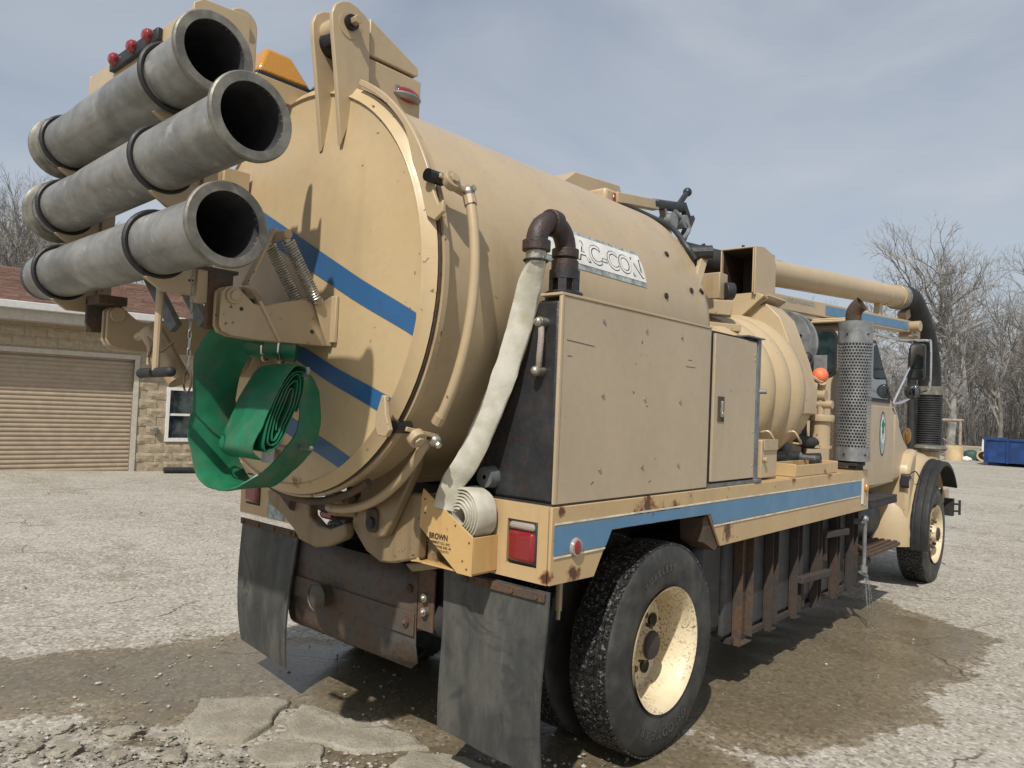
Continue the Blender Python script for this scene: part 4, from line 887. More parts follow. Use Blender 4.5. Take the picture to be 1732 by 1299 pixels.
q = MB(); q.box(-.90, -.72, -.006, -.0025, 1.0, 1.10); q.build('licence_plate', 'decalgrey', TK)
# side marker lamps
q = MB(); q.lathe([(0, .001), (.012, .02), (.010, .036), (.0, .041), (-.004, .041)], (1.2265, .161, 1.135), 'x', 24); mk = q.build('side_marker', 'clear', TK)
q = MB(); q.ball((1.232, .161, 1.135), 1, 18, 10, (.012, .029, .033)); q.build('red_lens', 'red', mk)
q = MB(); q.box(1.2235, 1.229, 4.07, 4.115, 1.04, 1.245); q.build('reflective_label', 'white', TK)
V, F, wd = text2d('2-J', .05, .001)
q = MB(); q.ball((1.226, 4.19, 1.165), 1, 16, 10, (.018, .03, .036)); q.build('amber_marker', 'amber', TK)
q = MB(); q.box(1.2235, 1.226, 4.16, 4.215, 1.02, 1.06); q.build('small_sticker', 'decalgrey', TK)
# mud flaps
def flap(x0, x1, ztop, zb0, zb1, curve, label):
    q = MB(); nx, nz_ = 10, 16; vs = []
    for s in (0, 1):
        for i in range(nx+1):
            for j in range(nz_+1):
                u = i/nx; v = j/nz_; x = x0+(x1-x0)*u; zb = zb0+(zb1-zb0)*u; z = ztop+(zb-ztop)*v
                y = .012+curve(u, v)+s*.012; vs.append((x+.01*math.sin(v*5+u), y, z))
    k = (nx+1)*(nz_+1); g = lambda s, i, j: s*k+i*(nz_+1)+j
    fs = [(g(s, i, j), g(s, i+1, j), g(s, i+1, j+1), g(s, i, j+1)) for s in (0, 1) for i in range(nx) for j in range(nz_)]
    for i in range(nx): fs += [(g(0, i, nz_), g(0, i+1, nz_), g(1, i+1, nz_), g(1, i, nz_)), (g(0, i, 0), g(0, i+1, 0), g(1, i+1, 0), g(1, i, 0))]
    for j in range(nz_): fs += [(g(0, 0, j), g(0, 0, j+1), g(1, 0, j+1), g(1, 0, j)), (g(0, nx, j), g(0, nx, j+1), g(1, nx, j+1), g(1, nx, j))]
    q.add(vs, fs); o = q.build('mud_flap', 'flap', TK, ang=50); return o
fr = flap(.597, 1.200, .965, .232, .226, lambda u, v: -.02*math.sin(v*3.1)*(.4+.6*u)+.012*math.sin(u*6+1)*v, '')
fl = flap(-1.200, -.598, .945, .205, .20, lambda u, v: -.05*math.sin(v*2.6)*(.6)+.05*v*v*(1-u)-.02*u*v, '')
for x0, x1, o in ((.72, 1.198, fr), (-1.198, -.6, fl)):
    q = MB(); q.box(x0, x1, -.004, .008, .925, .962); q.build('flap_bar', 'rust', o, .002)
    for k in range(4):
        xx = x0+.04+(x1-x0-.08)*k/3; q = MB(); q.cyl((xx, -.012, .943), (xx, 0, .943), .011, 6); q.build('bar_bolt', 'rust', o)
# hose box with lettering
hb = MB(); y0 = -.15; xa, xb = .555, .934
hb.box(xb-.006, xb, y0, -.003, 1.012, 1.162); hb.box(xa, xb-.006, y0+.006, -.003, 1.004, 1.012); hb.box(xa, xa+.006, y0, -.003, 1.012, 1.30)
hbo = hb.build('hose_box', 'yellow_box', TK, .002)
q = MB(); q.prism([(.62, 1.335), (.934, 1.165), (.934, 1.004), (.85, 1.004), (.60, 1.17), (.585, 1.19)], 'y', y0-.007, y0-.001); q.build('front_plate', 'yellow_box', hbo, .0015)
q = MB(); q.prism([(.556, 1.30), (.60, 1.20), (.60, 1.17), (.56, 1.05), (.556, 1.012)], 'y', y0-.005, y0); q.prism([(.556, 1.006), (.56, 1.06), (.62, 1.012)], 'y', y0-.005, y0); q.build('corner_plate', 'yellow_box', hbo)
for txt, sz, zz, x0, wd_ in (('BROWN', .034, 1.128, .672, .115), ('EQUIPMENT CO., INC.', .0145, 1.109, .66, .145), ('FORT WAYNE, IND. 46', .0145, 1.0925, .664, .145), ('(219) 422-5171', .0145, 1.076, .685, .11)):
    V, F, wd = text2d(txt, sz, .0012 if txt == 'BROWN' else .0003, wd_)
    q = MB(); q.add([(x0+x, y0-.0085, zz+y-(x*.0)) for x, y in V], F); q.build('lettering', 'ink', hbo, smooth=False, fix=False)
for xx, zz in ((.635, 1.29), (.60, 1.20), (.915, 1.14), (.905, 1.03), (.572, 1.035), (.64, 1.23), (.83, 1.20), (.88, 1.06)):
    q = MB(); q.cyl((xx, y0-.010, zz), (xx, y0-.006, zz), .0042, 8); q.build('rivet', 'rust', hbo)
# ---- white fire hose: hanging run and the roll in the box
wh = thing('white_hose', (.8, -.1, 1.16), 'white canvas fire hose hanging from the fill pipe and rolled in the box', 'hose')
P = smoothpath([(1.08, .0, 2.36), (1.078, .0, 2.30), (1.055, -.005, 2.22), (1.03, -.02, 2.08), (.99, -.05, 1.88), (.935, -.085, 1.68), (.865, -.125, 1.49), (.79, -.145, 1.37), (.755, -.145, 1.26)], 7); n = len(P)
def hw(i): t = i/n; return .075+.045*min(1, t*4)
sd_ = [Vector((.55, .8, 0)).lerp(Vector((.75, .45, .35)), min(1, i/n*1.2)) for i in range(n)]
q = MB(); q.sweep(P, sd_, [hw(i)*.86 for i in range(n)], [max(.02, .075*(1-i/n*2.6)+.016) for i in range(n)]); crumple(q, .0045, 12); q.build('hanging_run', 'canvas', wh, ang=60)
P = []; turns = 6.2; N = int(turns*30)
for i in range(N):
    a = 2*math.pi*i/30+1.2; rr = .034+(.132-.034)*i/N; rr += .006*math.sin(a*2+.8)*(i/N); P.append((.818+rr*math.cos(a)*.92, -.078, 1.235+rr*math.sin(a)*.95))
q = MB(); q.sweep(P, (0, 1, 0), .115, .0135); crumple(q, .005, 18); q.build('roll', 'canvas', wh, ang=60)
q = MB(); q.tube([(1.08+.05*math.cos(a), .0+.05*math.sin(a), 2.325) for a in [k*.4 for k in range(16)]], .005, 6); q.tube(smoothpath([(1.12, .0, 2.325), (1.145, -.02, 2.335), (1.14, -.03, 2.31)]), .003, 5); q.build('wire_tie', 'darksteel', wh)
# ---- fill pipe
q = MB(); q.tube([(1.08, .20, 2.30), (1.08, .20, 2.39)]+[(1.08, .10+.10*math.cos(R(a)), 2.405+.10*math.sin(R(a))) for a in range(0, 181, 12)]+[(1.08, .0, 2.39), (1.08, .0, 2.37)], .046, 22); fp = q.build('fill_pipe', 'cast', TK)
for y, z0_, z1_ in ((.20, 2.37, 2.41), (0, 2.365, 2.41), (.20, 2.285, 2.36)):
    q = MB(); q.cyl((1.08, y, z0_), (1.08, y, z1_), .060, 22); q.build('pipe_collar', 'cast', fp, .004)
q = MB(); q.tube([(1.08, .125, 2.503), (1.08, .10, 2.506), (1.08, .075, 2.503)], .0575, 22); q.build('elbow_joint', 'cast', fp, .004)
q = MB(); q.cyl((1.08, 0, 2.31), (1.08, 0, 2.38), .044, 18); q.build('nipple', 'zinc', fp)
q = MB(); q.cyl((1.08, .20, 2.22), (1.08, .20, 2.32), .036, 16); q.build('inlet_stub', 'rust', fp)
for a in range(0, 360, 60):
    q = MB(); c = Vector((1.08+.062*math.cos(R(a)), .20+.062*math.sin(R(a)), 0)); q.bar(c+Vector((0, 0, 2.165)), c+Vector((0, 0, 2.31)), .036, .006, (math.cos(R(a)), math.sin(R(a)), 0)); q.build('air_gap_rib', 'blackpl', fp)
q = MB(); q.lathe([(2.178, .03), (2.178, .070), (2.185, .082), (2.215, .085), (2.222, .075), (2.222, .03)], (1.08, .20, 0), 'z', 24, close=True); q.lathe([(2.275, .03), (2.275, .068), (2.315, .068), (2.315, .03)], (1.08, .20, 0), 'z', 24, close=True); q.build('air_gap_base', 'blackpl', fp)
# ---- side water tank: black body, beige panel
q = MB(); q.prism([(1.196, 1.314), (1.196, 2.165), (1.075, 2.165), (.985, 1.86), (.90, 1.68), (.80, 1.50), (.78, 1.314)], 'y', .03, 1.352); wt = q.build('side_tank', 'blackpoly', TK, .018)
q = MB(); q.box(1.198, 1.212, .018, 1.356, 1.318, 2.176); q.build('side_panel', 'beige_side', wt, .003)
q = MB(); q.box(1.10, 1.216, .015, 1.358, 2.1765, 2.188); q.box(1.2125, 1.2165, .0155, .032, 1.32, 2.176); q.build('panel_edge', 'beige', wt, .002)
q = MB(); q.box(.80, 1.213, .016, 1.356, 1.3115, 1.3175); q.build('tank_shim', 'darksteel', wt)
for y, z in ((.33, 2.10), (.685, 2.097), (1.03, 2.10), (.34, 1.775), (.69, 1.772), (1.034, 1.77), (.337, 1.449), (.687, 1.45), (1.038, 1.448)):
    q = MB(); q.cyl((1.212, y, z), (1.2135, y, z), .0125, 14); q.cyl((1.2135, y, z), (1.2175, y, z), .0075, 6); q.build('panel_bolt', 'zinc', wt)
rnd = random.Random(3)
for y, z, l_, a in ((.06, 1.995, .20, -.05), (1.08, 1.955, .10, 0), (.07, 1.93, .03, 0), (1.1, 1.99, .04, 0), (.7, 1.74, .02, 0), (.27, 1.39, .02, .5), (.75, 1.375, .02, .4)):
    q = MB(); q.bar((1.2128, y, z), (1.2128, y+l_, z+a*l_), .0012, .0022); q.build('scratch', 'rust_dark', wt)
q = MB(); q.tube(smoothpath([(1.12, .004, 2.055), (1.135, -.012, 2.0), (1.13, -.012, 1.92), (1.115, .004, 1.87)]), .013, 10); sg = q.build('sight_tube', 'clear', TK)
for x, z in ((1.12, 2.065), (1.112, 1.862)):
    q = MB(); q.cyl((x, .03, z), (x, -.012, z), .022, 12); q.ball((x, -.014, z), .02, 10, 6); q.build('sight_fitting', 'zinc', sg)
q = MB(); q.lathe([(0, .01), (0, .045), (.05, .05), (.06, .03)], (.855, -.02, 1.40), 'y', 20); q.build('tank_cap', 'greypaint', TK)
q = MB(); q.box(.60, .80, .35, 1.9, 1.312, 1.50); q.build('tank_cradle', 'darksteel', TK)
# ---- cabinet
q = MB(); q.box(.80, 1.196, 1.385, 2.0, 1.335, 2.175); cab_ = q.build('tool_cabinet', 'darksteel', TK)
q = MB(); q.box(1.198, 1.214, 1.405, 1.955, 1.345, 2.160); q.build('cabinet_door', 'beige_side', cab_, .003)
q = MB(); q.box(1.214, 1.218, 1.452, 1.528, 1.675, 1.815); q.build('latch_recess', 'rust', cab_)
q = MB(); q.box(1.218, 1.228, 1.478, 1.50, 1.70, 1.79); q.cyl((1.218, 1.49, 1.72), (1.232, 1.49, 1.72), .012, 8); q.build('latch', 'zinc', cab_, .002)
q = MB(); q.box(.9, 1.225, 1.80, 2.05, 2.182, 2.190); q.build('cabinet_roof', 'greypaint', cab_)
q = MB(); q.box(1.17, 1.215, 1.972, 2.02, 1.33, 2.18); q.box(1.14, 1.225, 1.965, 2.06, 1.313, 1.335); q.build('post', 'greypaint', cab_, .004)
q = MB(); q.cyl((1.16, 2.0, 1.865), (1.25, 2.03, 1.865), .014, 8); q.cyl((1.2, 2.03, 1.865), (1.2, 2.10, 1.865), .008, 8); q.build('hinge_knob', 'greypaint', cab_)
q = MB(); q.box(.9, 1.21, 1.39, 1.99, 1.312, 1.334); q.build('plinth', 'greypaint', cab_)
for z in (2.08, 2.05, 1.62, 1.42): 
    q = MB(); q.cyl((1.214, 1.93, z), (1.217, 1.93, z), .006, 8); q.build('rivet', 'zinc', cab_)
# ---- fan housing (axis along the truck) with stacked rings
FX, FZ = .525, 1.90
prof = [(2.16, .05), (2.16, .43), (2.20, .455), (2.25, .48)]
for k, y in enumerate((2.25, 2.47, 2.69, 2.91)):
    r0 = .48+.022*k
    prof += [(y+.01, r0), (y+.05, r0+.032), (y+.11, r0+.045), (y+.17, r0+.036), (y+.205, r0+.012)]
prof += [(3.14, .53), (3.40, .53), (3.40, .05)]
q = MB(); q.lathe(prof, (FX, 0, FZ), 'y', 72); fan = q.build('fan_housing', 'beige', TK, ang=30)
for k in range(10):
    a = R(36*k-30); q = MB(); q.cyl((FX+.40*math.cos(a), 2.13, FZ+.40*math.sin(a)), (FX+.40*math.cos(a), 2.162, FZ+.40*math.sin(a)), .014, 6); q.build('fan_bolt', 'zinc', fan)
for y in (2.52, 2.98):
    for a0 in (-35,):
        c = Vector((FX+.545*math.cos(R(a0)), y, FZ+.545*math.sin(R(a0)))); q = MB(); q.tube(smoothpath([c, c+Vector((.09, 0, .03)), c+Vector((.12, .03, -.02)), c+Vector((.10, .12, -.06)), c+Vector((.0, .13, -.05))]), .0085, 8); q.build('lift_handle', 'beige', fan)
# scroll duct and outlet hood
q = MB(); q.prism([(.47, 2.50), (.55, 2.39), (.70, 2.20), (.9, 1.70), (1.07, 1.75), (1.075, 1.92), (1.01, 2.146), (.885, 2.468), (.775, 2.58)], 'y', 3.12, 3.42); q.build('duct', 'beige', fan, .006)
q = MB(); q.bar((.50, 3.105, 2.42), (.79, 3.105, 2.63), .03, .022, (0, 1, 0)); q.bar((.50, 3.27, 2.43), (.80, 3.27, 2.64), .36, .016, (-.6, 0, .8)); q.build('duct_flange', 'beige_arm', fan)
for k in range(5):
    p = Vector((.53, 3.09, 2.44)).lerp(Vector((.78, 3.09, 2.625)), k/4); q = MB(); q.cyl(p, p+Vector((0, -.02, 0)), .010, 6); q.build('flange_bolt', 'zinc', fan)
hood = MB(); x0, x1, z0, z1 = .44, .71, 2.655, 3.0; ya, yb = 3.02, 3.42
hood.box(x0, x0+.010, ya, yb, z0, z1); hood.box(x1-.010, x1, ya, yb, z0, z1); hood.box(x0, x1, ya, yb, z1, z1+.010); hood.box(x0, x1, yb, yb+.01, z0, z1+.01)
hood.prism([(x0, 2.655), (x0, 2.52), (.52, 2.41), (.78, 2.63), (.72, 2.66)], 'y', ya+.04, yb)
hd_ = hood.build('outlet_hood', 'beige', fan, .003)
q = MB(); q.box(x0+.011, x0+.014, ya+.03, yb-.005, z0+.02, z1-.002); q.box(x1-.014, x1-.011, ya+.03, yb-.005, z0+.02, z1-.002); q.box(x0+.015, x1-.015, ya+.02, yb-.005, z1-.006, z1-.002); q.box(x0+.015, x1-.015, yb-.006, yb-.002, z0+.02, z1-.007); q.build('hood_lining', 'cast', fan)
q = MB(); q.prism([(3.03, 2.64), (3.03, 3.01), (3.18, 3.03), (3.36, 3.0), (3.42, 2.93), (3.42, 2.64)], 'x', x1+.001, x1+.012); q.build('hood_cheek', 'beige', fan, .003)
q = MB(); q.cyl((x0+.16, ya+.05, z1), (x0+.16, ya+.05, z1+.035), .012, 8); q.build('hood_knob', 'darksteel', fan)
q = MB(); q.bar((.55, 2.2, 2.46), (.86, 2.35, 2.43), .12, .10); q.bar((.58, 2.2, 2.33), (.9, 2.4, 2.30), .1, .05); q.box(.62, .80, 2.28, 2.40, 2.50, 2.68); q.build('sub_frame', 'beige_arm', TK, .006)
q = MB(); q.cyl((.80, 2.35, 2.56), (.84, 2.40, 2.56), .06, 12); q.box(.5, .66, 2.3, 2.5, 2.44, 2.62); q.build('frame_coupling', 'blackpl', TK, .006)
# ---- hose reel (grey) behind the duct
q = MB(); q.lathe([(0, .05), (0, .10), (.02, .10), (.02, .27), (.035, .275), (.04, .25), (.04, .10), (.16, .10), (.16, .27), (.18, .28), (.18, .05)], (.66, 3.62, 2.33), 'y', 48, close=True); reel = q.build('hose_reel', 'steel', TK)
for k in range(6):
    a = R(60*k+15); q = MB(); q.cyl((.66+.2*math.cos(a), 3.63, 2.33+.2*math.sin(a)), (.66+.2*math.cos(a), 3.642, 2.33+.2*math.sin(a)), .012, 8); q.build('reel_bolt', 'grease', reel)
# ---- pump group
q = MB(); q.cyl((1.04, 3.60, 1.50), (1.04, 3.60, 1.72), .075, 24); q.lathe([(1.70, .02), (1.70, .10), (1.735, .105), (1.75, .10), (1.75, .02)], (1.04, 3.60, 0), 'z', 24, close=True); q.lathe([(1.49, .02), (1.49, .09), (1.51, .09), (1.51, .02)], (1.04, 3.60, 0), 'z', 24, close=True); pump = q.build('water_filter', 'beige_arm', TK)
q = MB(); q.cyl((1.04, 3.60, 1.75), (1.04, 3.60, 1.95), .028, 14); q.cyl((.98, 3.60, 1.83), (1.13, 3.60, 1.83), .032, 14); q.cyl((1.0, 3.6, 1.90), (1.08, 3.6, 1.90), .045, 14); q.cyl((1.04, 3.6, 1.95), (1.06, 3.56, 2.0), .03, 10); q.cyl((1.06, 3.56, 2.0), (.985, 3.50, 2.05), .016, 8); q.build('valve_stack', 'beige_arm', pump)
q = MB(); q.ball((1.035, 3.58, 2.055), .062, 20, 14); q.build('ball_float', 'orange', TK)
q = MB(); q.box(.97, 1.07, 3.62, 3.63, 2.08, 2.22); q.build('spray_shield', 'steel', TK)
q = MB(); q.tube(smoothpath([(.80, 3.42, 1.50), (.88, 3.42, 1.56), (.98, 3.50, 1.53), (1.04, 3.58, 1.53)]), .048, 14); q.tube(smoothpath([(.86, 3.5, 1.40), (.96, 3.5, 1.39), (1.08, 3.52, 1.40)]), .055, 14); q.ball((.9, 3.65, 2.2), .05, 10, 8); q.cyl((.9, 3.65, 2.15), (.9, 3.65, 1.4), .02, 8); q.build('suction_elbow', 'blackpl', pump)
q = MB(); q.cyl((.88, 3.3, 1.34), (.88, 3.3, 1.52), .05, 12); q.cyl((.83, 3.2, 1.42), (.95, 3.42, 1.42), .04, 12); q.cyl((1.0, 3.35, 1.42), (1.1, 3.35, 1.42), .018, 8); q.cyl((.78, 3.15, 1.45), (.98, 3.15, 1.45), .012, 8); q.cyl((.92, 3.6, 1.33), (.92, 3.6, 2.0), .016, 8); q.build('pump_body', 'greypaint', pump)
q = MB(); q.box(1.0, 1.19, 2.70, 2.712, 1.314, 1.40); q.box(1.178, 1.19, 2.712, 3.56, 1.314, 1.392); q.box(1.0, 1.012, 2.712, 3.56, 1.314, 1.40); q.box(1.0, 1.19, 3.56, 3.572, 1.314, 1.40); q.build('drip_tray', 'beige_deck', TK, .003)
q = MB(); q.box(.93, 1.16, 2.20, 2.45, 1.325, 1.565); sb = q.build('battery_box', 'beige', TK, .006)
q = MB(); q.box(1.162, 1.172, 2.215, 2.435, 1.50, 1.57); q.cyl((1.16, 2.23, 1.44), (1.185, 2.23, 1.44), .018, 8); q.build('box_latch', 'beige_arm', sb, .003)
q = MB(); q.box(1.0, 1.06, 2.1, 2.2, 1.62, 1.72); q.cyl((1.05, 2.12, 1.74), (1.10, 2.12, 1.78), .02, 8); q.build('junction_box', 'darksteel', TK, .005)
# ---- muffler with perforated guard
MX, MY, MR = 1.135, 4.10, .132
q = MB(); q.cyl((MX, MY, 1.37), (MX, MY, 2.53), .10, 24); muf = q.build('muffler', 'darksteel', TK)
q = MB(); q.lathe([(2.35, MR+.002), (2.53, MR+.002), (2.53, .08)], (MX, MY, 0), 'z', 48); q.build('guard_band', 'steel', muf)
q = MB(); q.lathe([(1.385, MR+.002), (1.495, MR+.002)], (MX, MY, 0), 'z', 48); q.build('guard_band', 'steel', muf)
q = MB(); nc, nr = 34, 34; z0, z1 = 1.495, 2.35; dz = (z1-z0)/nr; da = 2*math.pi/nc; V = []; F = []
def gp(a, z): return (MX+MR*math.cos(a), MY+MR*math.sin(a), z)
for r_ in range(nr):
    for c_ in range(nc):
        a = (c_+(.5 if r_ % 2 else 0))*da; z = z0+(r_+.5)*dz; k = len(V)
        for j in range(8): V.append(gp(a+da*.5*[1, 1, 0, -1, -1, -1, 0, 1][j]*(1), z+dz*.5*[0, 1, 1, 1, 0, -1, -1, -1][j]))
        for j in range(8): t = j*math.pi/4; V.append(gp(a+da*.37*math.cos(t), z+dz*.36*math.sin(t)))
        F += [(k+j, k+(j+1) % 8, k+8+(j+1) % 8, k+8+j) for j in range(8)]
q.add(V, F); q.build('perforated_guard', 'steel', muf, fix=False, smooth=False)
q = MB(); q.tube([(MX-.02, MY, 2.5), (MX-.02, MY, 2.58)]+[(MX-.02+.16*(1-math.cos(R(a))), MY-.02*math.sin(R(a)), 2.58+.12*math.sin(R(a))) for a in range(10, 56, 9)], .062, 18, cap=False); q.build('exhaust_tip', 'rust', muf)
q = MB(); q.box(MX-.20, MX+.07, MY-.12, MY+.12, 1.345, 1.37); q.box(MX-.20, MX-.14, MY-.10, MY+.10, 1.3115, 1.345); q.box(MX+.0, MX+.06, MY-.10, MY+.10, 1.3115, 1.345); q.build('muffler_stand', 'darksteel', TK, .004)
for z in (2.42, 1.44):
    for a in (-100, -30): q = MB(); q.cyl((MX+(MR-.01)*math.cos(R(a)), MY+(MR-.01)*math.sin(R(a)), z), (MX+(MR+.012)*math.cos(R(a)), MY+(MR+.012)*math.sin(R(a)), z), .007, 8); q.build('guard_screw', 'darksteel', muf)
# ---- boom
B0 = Vector((.50, 3.45, 2.925)); B1 = Vector((.85, 6.41, 3.085)); bd = (B1-B0).normalized()
q = MB(); q.cyl(B0, B1, .112, 32); q.cyl(B1-bd*.35, B1-bd*.25, .116, 32); boom = q.build('boom_tube', 'beige', TK)
q = MB(); q.cyl(B1-bd*.02, B1+bd*.10, .128, 28); q.cyl(B1+bd*.10, B1+bd*.16, .118, 28); q.build('tube_coupling', 'beige_arm', boom, .006)
for t in (.02, .06, .11):
    q = MB(); c = B1+bd*t; u = bd.orthogonal().normalized(); v = bd.cross(u); q.tube([c+(u*math.cos(a)+v*math.sin(a))*.13 for a in [2*math.pi*j/28 for j in range(28)]], .007, 6, closed=True); q.build('coupling_band', 'steel', boom)
q = MB(); q.tube(smoothpath([(-.25, 2.65, 3.06), (-.05, 3.05, 3.05), (.2, 3.42, 2.995), (.40, 3.62, 2.955), B0+bd*.42]), .115, 24); q.build('vacuum_hose', 'rubber', boom)
A0 = B0+Vector((.03, .15, -.235)); A1 = B1+Vector((.03, .30, -.30)); ad = (A1-A0).normalized()
q = MB(); q.bar(A0, A1, .12, .13); arm = q.build('boom_arm', 'beige', TK, .006)
side = ad.cross(Vector((0, 0, 1))).normalized(); up = side.cross(ad)
q = MB(); q.bar(A0+ad*1.05+side*.0625, A1-ad*.08+side*.0625, .003, .085); q.build('blue_stripe', 'blue_side', arm)
V, F, wd = text2d('LOW PRESSURE  VACUUM LOADER', .05, .001); q = MB(); o_ = A0+ad*.25+side*.0625+up*.012
q.add([o_+ad*(x*.75)+up*y+side*.0008 for x, y in V], F); q.build('lettering', 'decalgrey', arm, smooth=False, fix=False)
q = MB(); q.bar(A0-ad*.02+up*-.02, A0+ad*1.25+up*-.12, .10, .05); q.build('arm_gusset', 'beige_arm', arm, .004)
q = MB(); q.bar(A1-ad*.1+up*.10, A1+ad*.02+up*.16, .09, .1); q.cyl(A1+side*-.1, A1+side*.16, .06, 16); q.bar(A1+up*-.06, A1+ad*.25+up*-.10, .14, .10); q.build('boom_joint', 'beige_arm', arm, .004)
for t in (.08, .14, .20):
    for uu in (-.03, .02): q = MB(); c = A1+ad*t+up*(uu-.08)+side*.07; q.cyl(c, c+side*.015, .012, 6); q.build('joint_bolt', 'zinc', arm)
q = MB(); q.bar(B0+bd*.05+Vector((0, 0, -.20)), B0+bd*.05+Vector((0, 0, -.05)), .16, .12); q.build('tube_saddle', 'beige', boom, .005)
q = MB(); q.bar(B1-bd*.45+Vector((0, 0, -.25)), B1-bd*.45+Vector((0, 0, -.08)), .10, .06); q.build('tube_saddle', 'beige', boom, .005)
q = MB(); q.box(.35, .60, 3.50, 3.72, 1.311, 2.64); q.build('boom_pedestal', 'beige_arm', TK, .01)
P = smoothpath([B1+bd*.12, B1+bd*.34+Vector((.02, 0, -.01)), (.945, 7.06, 2.88), (.955, 7.36, 2.62), (.957, 7.52, 2.34), (.957, 7.56, 2.12), (.955, 7.57, 2.0)], 7)
q = MB(); q.tube(P, .125, 24); el = q.build('elbow_hose', 'rubber', boom)
q = MB(); z = 2.06; prof = []
while z > 1.47: prof += [(z, .135), (z-.012, .146), (z-.024, .135)]; z -= .026
q.lathe(prof, (.955, 7.58, 0), 'z', 32); q.build('ribbed_hose', 'blackpl', boom, ang=25)
q = MB(); q.lathe([(2.16, .12), (2.16, .15), (2.06, .15), (2.06, .12)], (.955, 7.58, 0), 'z', 32, close=True); q.build('hose_band', 'flange', boom)
q = MB(); q.lathe([(1.40, .1), (1.40, .18), (1.43, .20), (1.455, .18), (1.47, .15), (1.47, .1)], (.955, 7.58, 0), 'z', 32, close=True); q.build('hose_band', 'flange', boom)
q = MB(); q.cyl((.955, 7.58, .95), (.955, 7.58, 1.40), .12, 24); q.box(.6, 1.15, 7.45, 7.75, .80, .96); q.build('hose_stand', 'beige_arm', TK, .01)
q = MB(); q.tube(smoothpath([(.82, 7.36, 2.60), (.79, 7.45, 2.3), (.79, 7.47, 1.9), (.80, 7.47, 1.42)]), .05, 14); q.build('pendant_hose', 'rubber', boom)
# ---- cab and hood
q = MB(); q.prism([(4.46, 1.05), (4.46, 2.50), (4.52, 2.60), (4.75, 2.635), (5.0, 2.60), (5.10, 2.55), (5.72, 1.95), (5.80, 1.80), (5.80, 1.10)], 'x', -1.02, 1.02)
cab = q.build('cab', 'beige_side', TK, .05)
q = MB(); q.box(-.97, .97, 4.40, 4.48, 2.575, 2.60); q.box(-.99, .99, 4.42, 5.0, 2.60, 2.618); q.build('roof_lip', 'beige', cab, .008)
def rr_panel(x0, x1, z0, z1, y, r, nm, mat, th=.01):
    q = MB(); q.prism(rrect(x0, x1, z0, z1, r), 'y', y-th, y); return q.build(nm, mat, cab)
for x0, x1 in ((.47, .86), (-.86, -.47), (-.36, .36)):
    rr_panel(x0-.02, x1+.02, 2.10, 2.52, 4.458, .07, 'window_seal', 'rubber', .012); rr_panel(x0, x1, 2.12, 2.50, 4.446, .06, 'rear_window', 'glass', .006)
q = MB(); q.prism([(4.72, 1.90), (4.72, 2.40), (4.78, 2.47), (5.06, 2.47), (5.12, 2.43), (5.62, 1.965), (5.60, 1.90)], 'x', 1.022, 1.030); q.build('window_seal', 'rubber', cab)
q = MB(); q.prism([(4.75, 1.935), (4.75, 2.39), (4.80, 2.44), (5.05, 2.44), (5.10, 2.41), (5.54, 1.97), (5.52, 1.935)], 'x', 1.031, 1.036); q.build('side_window', 'glass', cab)
q = MB(); q.prism([(4.50, 1.12), (4.50, 1.86), (5.60, 1.86), (5.74, 1.82), (5.78, 1.12)], 'x', 1.0215, 1.030); dr = q.build('door_panel', 'beige_side', cab, .006)
q = MB(); q.box(1.031, 1.04, 4.60, 4.80, 1.40, 1.44); q.build('door_handle', 'blackpl', dr, .004)
# oval tree emblem on the door
for a, b, r0, mat, x in ((.10, .215, 0, 'ink', 1.0315), (.085, .195, 0, 'decalgrey', 1.0328), (.062, .13, .03, 'white', 1.034)):
    q = MB(); q.prism([(5.36+a*math.cos(t), 1.60+r0+b*math.sin(t)) for t in [k*math.pi/16 for k in range(32)]], 'x', x-.001, x); q.build('emblem_oval', mat, dr)
M['leafgreen'] = simple('emblem_green', (.02, .17, .05), .6)
q = MB(); q.prism([(5.36+(.045+.012*math.sin(5*t))*math.cos(t), 1.67+(.072+.014*math.sin(6*t))*math.sin(t)) for t in [k*math.pi/16 for k in range(32)]], 'x', 1.0345, 1.0355); q.prism([(5.35, 1.55), (5.35, 1.62), (5.37, 1.62), (5.37, 1.55)], 'x', 1.0345, 1.0355); q.build('emblem_tree', 'leafgreen', dr)
# hood, lofted
def loft(secs, nm, mat, parent, bevel=0, ang=60):
    q = MB(); k = len(secs[0]); vs = [p for s in secs for p in s]; n = len(secs)
    fs = [(i*k+j, i*k+(j+1) % k, (i+1)*k+(j+1) % k, (i+1)*k+j) for i in range(n-1) for j in range(k)]+[tuple(range(k)), tuple(range((n-1)*k, n*k))]
    q.add(vs, fs); return q.build(nm, mat, parent, bevel, ang=ang)
def hsec(y, w, zt, zb, r=.16):
    P = [(-w, y, zb)]
    for a in range(180, 89, -15): P.append((-w+r+r*math.cos(R(a)), y, zt-r+r*math.sin(R(a))))
    for a in range(90, -1, -15): P.append((w-r+r*math.cos(R(a)), y, zt-r+r*math.sin(R(a))))
    P.append((w, y, zb)); return P
hood = loft([hsec(5.78, 1.0, 1.93, 1.15, .2), hsec(6.0, .95, 1.88, 1.15, .22), hsec(6.4, .82, 1.78, 1.1, .24), hsec(6.9, .74, 1.66, 1.0, .24), hsec(7.25, .68, 1.54, .9, .24), hsec(7.38, .62, 1.40, .9, .2)], 'hood', 'beige', TK)
q = MB(); q.prism([(5.79, 1.12), (5.79, 1.90), (5.86, 1.84), (5.98, 1.70), (6.18, 1.545), (6.40, 1.45), (6.60, 1.42), (6.60, 1.12)], 'x', .45, 1.028); q.build('hood_side', 'beige_side', hood, .05)
